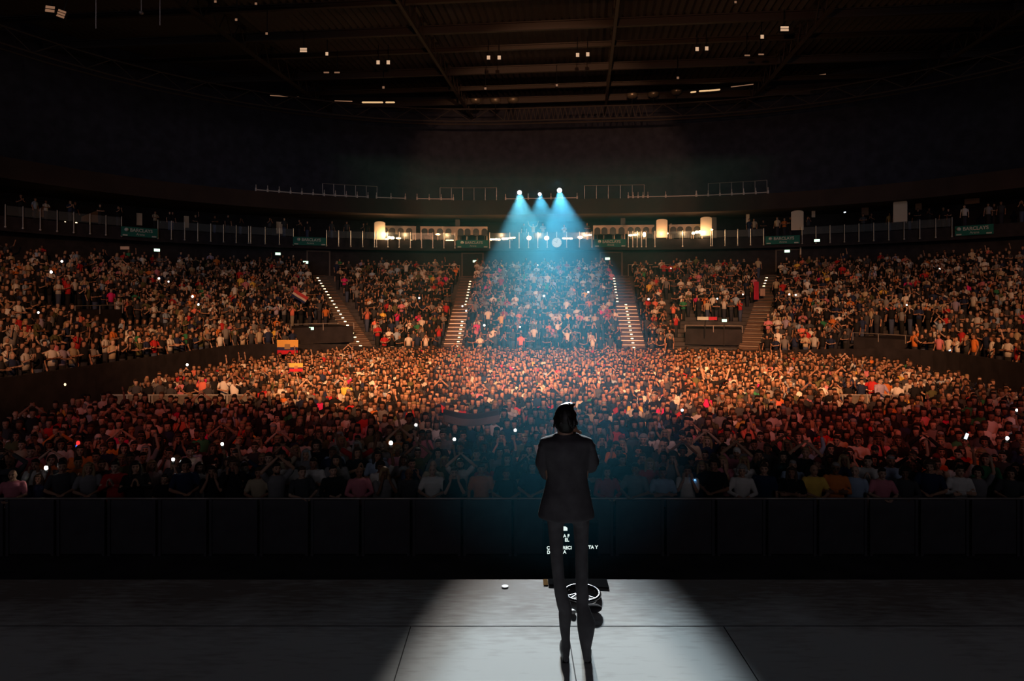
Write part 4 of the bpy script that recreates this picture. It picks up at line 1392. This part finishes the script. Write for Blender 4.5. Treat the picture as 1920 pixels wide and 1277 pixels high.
for a in [(709, 117, 6, 7, 'first square floodlight of the pair hung nearest the big ring truss glow'), (728, 117, 6, 7, 'second square floodlight of the pair hung nearest the big ring truss glow'),
          (916, 108, 6, 7, 'first square floodlight of the middle pair on the roof'), (936, 108, 6, 7, 'second square floodlight of the middle pair on the roof'), (1083, 103, 6, 7, 'first square floodlight of the pair past the roof centre'),
          (1102, 102, 6, 7, 'second square floodlight of the pair past the roof centre'), (1307, 92, 6, 7, 'first square floodlight of the last pair'), (1325, 91, 6, 7, 'second square floodlight of the last pair'),
          (613, 101, 5, 6, 'small square floodlight hung beside a barred one'), (1429, 69, 6, 7, 'single square floodlight just below a striped one')]:
    flood(a[0], a[1], a[2], a[3], 23.6, a[4])
flood(569, 94, 13, 9, 23.6, 'barred floodlight with two lit strips near the roof edge', bars=2)
flood(1471, 54, 15, 10, 23.6, 'striped floodlight with two lit strips high on the roof', bars=2)
flood(94, 17, 17, 13, 23.6, 'large barred floodlight high in the dark roof corner', True, 2, R(7))
flood(115, 26, 15, 15, 23.6, 'dimmer tilted barred floodlight beside the large one', True, 3, R(20))
for px, py, lab in [(719, 164, 'tiny lit fitting over the bright truss bar'), (910, 166, 'tiny lit fitting above the row of three dish lamps'), (1044, 160, 'tiny lit fitting alone near the ring truss'), (1271, 146, 'tiny lit fitting above the last dish lamp'),
                    (612, 136, 'flat dim fitting before the bright truss bar'), (632, 136, 'flat dim fitting beside another flat one'), (1401, 104, 'flat dim fitting under the single square floodlight'), (1427, 102, 'second flat dim fitting under the single square floodlight'),
                    (443, 37, 'tiny upright lit fitting high in the roof'), (500, 63, 'tiny upright dim fitting in the roof steel'), (404, 3, 'tiny lit fitting at the very top of the picture'), (480, 7, 'tiny reddish fitting near the top of the roof'), (1379, 4, 'small pale fitting at the very top over the striped floodlight')]:
    flood(px, py, 4 if py > 140 else (10 if 'flat' in lab else 4), 4 if 'flat' not in lab else 2.5, 23.2, lab, True)
M_dish = mat('dish_reflector', (.55, .42, .28), .35, .7)
for px, py, lab in [(892, 190, 'first of three dish lamps under the ring truss'), (929, 190, 'middle one of three dish lamps under the ring truss'), (962, 189, 'last of three dish lamps under the ring truss'), (1185, 180, 'first dish lamp of the group near the truss bend'),
                    (1225, 178, 'second dish lamp of the group near the truss bend'), (1268, 173, 'dimmest dish lamp of the group near the truss bend')]:
    D = 66; p = at(px, py - 3, D)
    r = tag(empty('dish_lamp', p), lab, 'dish lamp')
    mb = MB(); rings = [(-.38, 0, 0, .08, .08), (-.34, 0, 0, .34, .34), (-.22, 0, 0, .48, .48), (0, 0, 0, .56, .56), (.04, 0, 0, .50, .50)]
    mb.loft(rings, 18); mb.build('reflector', M_dish, r, True)
    mb = MB(); mb.tube([(0, 0, .0), (0, 0, 22.2 - p.z)], .04, 5); mb.build('hanger', M_black_metal, r)
M_bar = emis('lit_batten', (1.0, .62, .30), .8)
for pa, pb, ya, yb, lab, mm in [(680, 717, 192, 192, 'brightest straight lit batten under the ring truss', M_bar), (724, 739, 192, 192, 'short lit batten next to the brightest one', M_bar), (628, 660, 189, 190, 'dim lit batten before the brightest one', M_dimface),
                                (1296, 1304, 173, 172, 'tiny lit batten at the rising part of the ring truss', M_bar), (1312, 1327, 171, 170, 'short lit batten on the rising part of the ring truss', M_bar), (1329, 1349, 170, 168, 'bright lit batten on the rising part of the ring truss', M_bar),
                                (1371, 1412, 163, 158, 'dim slanting batten on the rising part of the ring truss', M_dimface), (1525, 1548, 143, 139, 'faint slanting batten far along the ring truss', M_dimface), (1338, 1368, 124, 121, 'faint reddish batten above the truss', M_dimface),
                                (507, 560, 179, 182, 'faint batten at the dark end of the ring truss', M_dimface)]:
    D = 64; mb = MB(); a_, b_ = at(pa, ya, D), at(pb, yb, D); c = (a_ + b_) / 2
    r = tag(empty('batten_light', c), lab, 'batten light')
    m2 = MB(); m2.tube([a_ - c, b_ - c], .075 if mm is M_bar else .04, 6); m2.build('tube', mm, r)
    m2 = MB(); m2.tube([(0, 0, .05), (0, 0, max(.3, 22.2 - c.z))], .02, 5); m2.build('hanger', M_black_metal, r)
# hanging rods
for px, y1, lab in [(180, 53, 'longer thin drop rod hanging from the roof'), (300, 47, 'shorter thin drop rod hanging from the roof'), (265, 24, 'pendant lamp on a short rod between two drop rods')]:
    D = 42; p = at(px, y1, D); mb = MB(); mb.tube([(0, 0, 0), (0, 0, 26 - p.z)], .025, 5)
    if px == 265: mb.ell((0, 0, 0), (.14, .14, .12), 10, 8)
    o = mb.build('drop_rod' if px != 265 else 'pendant_lamp', M_steel); o.location = p; tag(o, lab, 'rod' if px != 265 else 'lamp')

# ------------------------------------------------------------------ follow spots
PERF = Vector((.385, 4.8, STAGE_Z))
M_lens = emis('follow_spot_lens', (.80, .93, 1.0), 40.0)
AIM = Vector((.385, 4.8, STAGE_Z + .80))
for i, (px, py, dx, colr, e, rad, lab) in enumerate([(974, 361, -.17, (.80, .88, .92), 1.0, .19, 'follow spot at the head of the row, on the side of the first guard cage'),
                                                     (1012, 364, .02, (.62, .88, 1.0), .85, .13, 'middle follow spot, the smallest glare of the three'),
                                                     (1049, 357, .17, (.60, .82, 1.0), 1.15, .21, 'follow spot nearest the second guard cage, the brightest glare')]):
    D = 66.5; p = at(px, py, D)
    aim = AIM + Vector((dx, 0, 0))
    d = (aim - p).normalized()
    r = tag(empty('follow_spot', p), lab, 'follow spot')
    r.rotation_euler = d.to_track_quat('-Y', 'Z').to_euler()
    mb = MB(); mb.tube([(0, .15, 0), (0, 1.5, 0)], .24, 14, caps=False); mb.tube([(0, .0, 0), (0, .2, 0)], .26, 14, caps=False); mb.build('body', M_black_metal, r)
    mb = MB(); mb.tube([(0, -.02, 0), (0, -.04, 0)], rad, 16, caps=False); mb.build('lens', M_lens, r)
    st = MB(); st.tube([(0, 0, -.25), (0, 0, -(p.z - 14.2) )], .05, 8)
    for a in (90, 210, 330): st.tube([(0, 0, -(p.z - 14.2) * .45), (.4 * math.cos(R(a)), .4 * math.sin(R(a)), -(p.z - 14.2))], .03, 6)
    o = st.build('stand', M_black_metal, r); o.location = (0, .8, 0)
    L_ = light('follow_spot_light', 'SPOT', p + d * .12, aim, 0.19e6 * e, colr, spot_size=R(2.36), spot_blend=.12, shadow_soft_size=.12)

# theatrical haze hanging over the floor and the bowl where the beams cross
m = bpy.data.materials.new('haze'); m.use_nodes = True; nt = m.node_tree; nt.nodes.clear()
out = nt.nodes.new('ShaderNodeOutputMaterial'); vs = nt.nodes.new('ShaderNodeVolumeScatter')
vs.inputs['Color'].default_value = (.11, .53, .74, 1); vs.inputs['Density'].default_value = .0062; vs.inputs['Anisotropy'].default_value = .62
nt.links.new(vs.outputs[0], out.inputs['Volume'])
m.volume_intersection_method = 'FAST' if hasattr(m, 'volume_intersection_method') else None if False else 'FAST'
hzv = []
for yy, xa, xb, zt in ((6.5, -3.2, 4.6, 6.9), (73.0, -9.0, 15.0, 17.6)):
    hzv += [(xa, yy, .02), (xb, yy, .02), (xb, yy, zt), (xa, yy, zt)]
hz = MB().add(hzv, [(0, 1, 2, 3), (7, 6, 5, 4), (0, 4, 5, 1), (1, 5, 6, 2), (2, 6, 7, 3), (3, 7, 4, 0)]).build('haze', m)
tag(hz, 'thin theatrical haze in the hall that makes the follow spot beams visible', 'haze', None, 'stuff')

# ------------------------------------------------------------------ teleprompter below the stage edge
D = 9.0
M_text = emis('prompter_text', (.85, 1.0, .95), .95)
r = tag(empty('teleprompter', (at(1070, 1013, D).x, D, 0)), 'black teleprompter screen with white lyric lines beyond the stage edge', 'monitor')
zc = at(1070, 1013, D).z
MB().box((0, .06, zc), (.74, .08, .47)).build('casing', M_black, r)
MB().box((0, .01, zc), (.70, .02, .43)).build('screen', mat('prompter_glass', (.008, .008, .01), .2), r)
mb = MB(); mb.tube([(0, .08, .05), (0, .08, zc - .2)], .03, 8); mb.box((0, .08, .03), (.6, .5, .05)); mb.build('stand', M_black_metal, r)
def ptext(txt, px, py, size=.058):
    me_ = text_mesh(txt, size, 'LEFT', .0012); me_.materials.append(M_text)
    p = at(px, py, D); obj('lettering', me_, r, (p.x - r.location.x, -.006, p.z))
for t_, px, py in [('A F', 1056, 1005), ('I EL', 1054.5, 1012.5), ('C', 1025, 1027.5), ('RECI', 1055, 1027), ('ITA Y', 1101, 1026), ('D', 1025.5, 1035.5), ('A', 1056, 1035)]:
    ptext(t_, px, py)
p = at(1060, 991, D)
mb = MB(); x0_ = p.x - r.location.x
mb.add([(x0_ - .027, -.004, p.z - .027), (x0_ + .027, -.004, p.z - .027), (x0_ + .027, -.004, p.z + .008), (x0_ + .004, -.004, p.z + .026), (x0_ - .027, -.004, p.z + .027),
        (x0_ - .027, .002, p.z - .027), (x0_ + .027, .002, p.z - .027), (x0_ + .027, .002, p.z + .008), (x0_ + .004, .002, p.z + .026), (x0_ - .027, .002, p.z + .027)],
       [(0, 1, 2, 3, 4), (9, 8, 7, 6, 5), (0, 5, 6, 1), (1, 6, 7, 2), (2, 7, 8, 3), (3, 8, 9, 4), (4, 9, 5, 0)])
mb.build('cursor_mark', M_text, r)

# ------------------------------------------------------------------ things on the stage
def on_stage(px, py):
    D = F * (CZ - STAGE_Z) / (py - HY); return Vector(((px - 960) / F * D, D, STAGE_Z))
a_, b_ = on_stage(1027, 1086), on_stage(1140, 1104)
mb = MB(); mb.add([(a_.x, 6.19, STAGE_Z), (on_stage(1137, 1086).x, 6.19, STAGE_Z), (b_.x + .01, b_.y, STAGE_Z), (a_.x, on_stage(1027, 1098).y, STAGE_Z),
                   (a_.x, 6.19, STAGE_Z + .012), (on_stage(1137, 1086).x, 6.19, STAGE_Z + .012), (b_.x + .01, b_.y, STAGE_Z + .012), (a_.x, on_stage(1027, 1098).y, STAGE_Z + .012)],
                  [(0, 1, 2, 3), (7, 6, 5, 4), (0, 4, 5, 1), (1, 5, 6, 2), (2, 6, 7, 3), (3, 7, 4, 0)])
tag(mb.build('mat', mat('black_rubber', (.012, .012, .013), 1.0, spec=0.0)), 'black rubber mat with a slanting edge at the lip of the stage', 'mat')
a_ = on_stage(1023, 1092.5)
o = MB().box((0, 0, .003), (.04, .12, .006)).build('tape_strip', mat('brown_tape', (.20, .11, .045), 1.0, spec=0.0)); o.location = a_
tag(o, 'short strip of brown tape beside the black mat', 'tape')
o = MB(); o.tube([(0, 0, 0), (0, 0, .006)], .03, 16, caps=False); o = o.build('tape_dot', mat('white_tape', (.6, .6, .6), .6)); o.location = on_stage(947, 1100)
tag(o, 'pale round marking dot on the stage floor', 'marking')
# microphone stand with a steel ring base
c = on_stage(1091, 1117)
M_chrome = mat('satin_chrome', (.35, .35, .36), .22, 1.0)
r = tag(empty('microphone_stand', c), 'microphone stand with a spoked steel ring base behind the performer legs', 'microphone stand')
mb = MB(); V = []
for i in range(40):
    a = 2 * PI * i / 40
    for j in range(10):
        b_ = 2 * PI * j / 10
        V.append(((.150 + .017 * math.cos(b_)) * math.cos(a), (.165 + .017 * math.cos(b_)) * math.sin(a), .019 + .017 * math.sin(b_)))
mb.add(V, [(i * 10 + j, i * 10 + (j + 1) % 10, ((i + 1) % 40) * 10 + (j + 1) % 10, ((i + 1) % 40) * 10 + j) for i in range(40) for j in range(10)])
mb.build('ring_base', M_chrome, r, True)
for a in (200, 222, 90, 320):
    mb = MB(); mb.tube([(-.03, 0, .02), (.15 * math.cos(R(a)), .165 * math.sin(R(a)), .02)], .007, 6); mb.build('spoke', M_chrome, r)
mb = MB(); mb.tube([(-.03, 0, .02), (-.03, 0, 1.02)], .011, 8); mb.build('pole', M_black_metal, r)
mb = MB(); mb.tube([(-.03, 0, .98), (-.03, 0, 1.08)], .018, 8); mb.build('clutch', M_black_metal, r)
# small black pedal with a chrome clip, and a clear bottle lying at its side
c = on_stage(1108, 1153)
r = tag(empty('foot_pedal', c, .0), 'rounded black pedal with a chrome clip beside the trouser leg', 'pedal')
mb = MB(); mb.ell((.025, .06, .028), (.072, .06, .028), 20, 10); mb.build('housing', M_black, r, True)
mb = MB(); mb.box((-.03, -.012, .014), (.05, .03, .012)); mb.tube([(0, -.01, .012), (0, -.045, .010)], .005, 6); mb.build('clip', mat('bright_chrome', (.8, .8, .8), .2, 1.0), r)
c = on_stage(1074, 1150)
mb = MB(); mb.ell((0, .0, .014), (.028, .035, .014), 14, 8); mb.tube([(-.035, .10, .01), (-.012, .03, .012)], .010, 8)
o = mb.build('cable_connector', mat('pale_plastic', (.6, .62, .6), .3), smooth=True); o.location = c
tag(o, 'small pale plastic connector lying between the performer legs', 'connector')

# ------------------------------------------------------------------ the performer, seen from behind
W = lambda px, py: ((px - 1060) / 266.67, (1240 - py) / 266.67)      # measured on the figure itself, metres
M_suit = mat('black_suit', (.06, .055, .06), .95, noise=.2, scale=12, spec=.15)
M_tros = mat('black_trousers', (.06, .055, .06), .95, noise=.2, scale=12, spec=.2)
M_shoe = mat('black_leather', (.01, .01, .01), .3)
M_hair = mat('performer_hair', (.012, .009, .008), .45, noise=.3, scale=60)
SKP = mat('performer_skin', (.32, .19, .13), .55, noise=.08, scale=20)
hc = Vector((-.012, 0, 1.705))
perf = None
# the figure faces away from the camera: forward = +y
armsP = [((-.150, .0, 1.50), (-.165, .06, 1.36), (.030, .20, 1.47)),      # sleeve on the camera's left: upper arm down, forearm across the chest
         ((.150, .0, 1.50), (.175, .05, 1.37), (.082, .145, 1.585))]      # other sleeve: forearm up to the mouth
mb = MB()
def mirror_head(mb, c):
    mb.ell(c, (.071, .094, .110), 20, 14)
    mb.ell(c + Vector((0, .02, -.055)), (.054, .068, .060), 16, 10)
    mb.ell(c + Vector((0, .072, -.095)), (.022, .020, .018), 10, 8)
    mb.tube([c + Vector((0, .088, .015)), c + Vector((0, .112, -.028))], [.009, .015], 8)
    mb.ell(c + Vector((0, .084, .032)), (.05, .014, .012), 10, 8)
    for s in (-1, 1): mb.ell(c + Vector((s * .072, -.006, -.012)), (.010, .020, .031), 10, 8)
    mb.tube([c + Vector((0, -.02, -.05)), (c.x, -.025, 1.54)], [.055, .062], 14)
mirror_head(mb, hc)
mb.loft([(1.09, 0, 0, .12, .09), (1.15, 0, 0, .125, .09), (1.35, 0, 0, .155, .10), (1.48, 0, 0, .165, .10), (1.55, 0, -.01, .09, .07)], 20)
for s in (-1, 1):
    hx = s * .075 + .005
    tx, kx, ax = ((-.071, -.041, -.0075) if s < 0 else (.100, .108, .139))
    mb.tube([(tx * .5, 0, 1.12), (tx * .9, 0, 1.03), (tx, 0, .85), (kx, 0, .49), ((kx + ax) / 2 + (-.002 if s < 0 else .006), 0, .26), (ax, 0, .05)], [.05, .033, .033, .027, .021, .012], 12)
    mb.tube([(ax, .05, .03), (ax, .14, .03)], [.018, .020], 8)
for sh, e, wr in armsP:
    mb.tube([Vector(sh), Vector(e), Vector(wr)], [.048, .040, .026], 12)
hand(mb, armsP[0][2], (.35, .35, .85), (.6, -.5, .1), -1, .9)
hand(mb, armsP[1][2], (-.30, .25, .95), (-.8, .3, 0), 1, .9)
bodyme = mb.remesh('person', [SKP, EY, LP], .009, None, 2)
perf = obj('person', bodyme, None, PERF)
tag(perf, 'performer in black suit standing on stage with back turned, microphone at mouth', 'person')
# jacket: fitted waist, flared skirt, padded shoulders, sleeves
mb = MB()
prof = [(978, 1005.5, 1112), (972, 1006, 1111.5), (955, 1010, 1108), (935, 1015, 1104), (915, 1020, 1100.5), (900, 1022.5, 1098), (885, 1021, 1099), (865, 1017, 1101),
        (845, 1013, 1105), (832, 1009, 1109), (826, 1011, 1107), (821, 1022, 1097), (817, 1034, 1086), (812, 1039, 1080)]
rings = []
for i, (py, xa, xb) in enumerate(prof):
    xl, z = W(xa, py); xr, _ = W(xb, py)
    ry = {0: .155, 1: .155, 2: .15, 3: .14, 4: .13, 5: .125, 6: .125, 7: .13, 8: .132, 9: .125, 10: .115, 11: .095, 12: .08, 13: .07}[i]
    rings.append((z + ry * (py - 552) / 1280, (xl + xr) / 2, -.01, (xr - xl) / 2, ry))
mb.loft(rings, 28)
mb.tube([(-.150, 0, 1.485), (-.162, .02, 1.40), (-.148, .07, 1.315), (-.02, .18, 1.42)], [.058, .062, .055, .045], 14)
mb.tube([(.150, 0, 1.485), (.170, .02, 1.40), (.172, .07, 1.375), (.088, .13, 1.54)], [.058, .064, .050, .042], 14)
mb.ell((.165, .03, 1.375), (.056, .06, .048), 12, 8)
for s in (-1, 1): mb.ell((s * .158, -.005, 1.525), (.046, .062, .034), 12, 8)
mb.tube([(-.055, -.05, 1.572), (0, -.068, 1.585), (.055, -.05, 1.572)], [.022, .024, .022], 10)     # turned collar
jk = mb.remesh('jacket', [M_suit], .009, None, 2)
obj('jacket', jk, perf)
# trousers with creased folds
mb = MB()
LL = [(955, 1023, 1068), (972, 1023, 1060), (982, 1024, 1054), (1000, 1026, 1054), (1040, 1029, 1053), (1080, 1033.5, 1056), (1110, 1037, 1062), (1135, 1042, 1069), (1143, 1045, 1070), (1150, 1044.5, 1069.5), (1175, 1046.5, 1066.5), (1195, 1050, 1066), (1210, 1049.5, 1067), (1225, 1052, 1065), (1235, 1054, 1062)]
RL = [(955, 1054, 1103), (972, 1066, 1103), (982, 1072, 1102), (1000, 1073, 1101), (1040, 1076, 1100), (1080, 1076.5, 1100.5), (1100, 1076, 1099), (1115, 1078, 1102), (1130, 1078, 1100), (1150, 1079, 1108), (1165, 1079, 1113.5), (1180, 1080.5, 1112), (1200, 1084, 1108), (1218, 1088, 1104), (1235, 1091, 1104)]
for legp in (LL, RL):
    rr = []
    for py, xa, xb in legp:
        xl, z = W(xa, py); xr, _ = W(xb, py)
        rr.append((z, (xl + xr) / 2, .0, (xr - xl) / 2, max(.045, (xr - xl) / 2 * 1.15)))
    mb.loft(rr[::-1], 18)
obj('trousers', mb.remesh('trousers', [M_tros], .0085, None, 1), perf)
for xa, xb in ((1049, 1067), (1092, 1109)):
    mb = MB(); cx = ((xa + xb) / 2 - 1060) / 266.67; hw = (xb - xa) / 2 / 266.67
    mb.ell((cx, .12, .032), (hw * 1.05, .145, .032), 14, 8); mb.box((cx, .015, .018), (hw * 1.5, .05, .036)); mb.tube([(cx, .02, .04), (cx, .015, .08)], .026, 10)
    obj('shoe', mb.remesh('shoe', [M_shoe], .008, None, 1), perf)
# hair: swept back, a lifted tuft on top, curling at the nape
mb = MB()
mb.ell(hc + Vector((0, -.022, .016)), (.079, .090, .106), 20, 14)
mb.ell(hc + Vector((.002, -.045, -.035)), (.060, .050, .056), 16, 10)
mb.ell(hc + Vector((0, -.034, -.062)), (.046, .040, .050), 14, 10)
mb.ell(hc + Vector((.028, .02, .105)), (.045, .05, .018), 12, 8)
mb.ell(hc + Vector((.045, -.02, .100)), (.016, .02, .020), 10, 8)
for k in range(40):
    a = random.uniform(0, 2 * PI); b_ = random.uniform(.2, 1.9)
    p = Vector((math.sin(b_) * math.cos(a), -abs(math.sin(b_) * math.sin(a)), math.cos(b_)))
    q_ = hc + Vector((p.x * .078, p.y * .09 - .02, p.z * .104 + .012))
    mb.tube([q_, q_ + Vector((p.x * .010, p.y * .01, -.018)), q_ + Vector((p.x * .010, p.y * .006, -.036))], [.008, .006, .003], 6)
for s in (-1, 1):
    for k in range(2): mb.tube([hc + Vector((s * .07, -.03, -.01 - k * .012)), hc + Vector((s * (.074 - .010 * k), -.03, -.036 - k * .014))], [.010, .004], 6)
obj('hair', mb.remesh('hair', [M_hair], .0065, None, 1), perf)
# microphone in the raised hands
c = PERF + Vector((.045, .165, 1.64))
r = tag(empty('microphone', c), 'handheld microphone held close to the mouth of the performer', 'microphone')
mb = MB(); mb.tube([(.03, .01, -.17), (.0, 0, -.02)], [.013, .018], 10); mb.build('handle', M_black_metal, r, True)
mb = MB(); mb.ell((0, -.002, .008), (.026, .026, .028), 14, 10); mb.build('grille', mat('mic_grille', (.2, .2, .2), .4, .8), r, True)
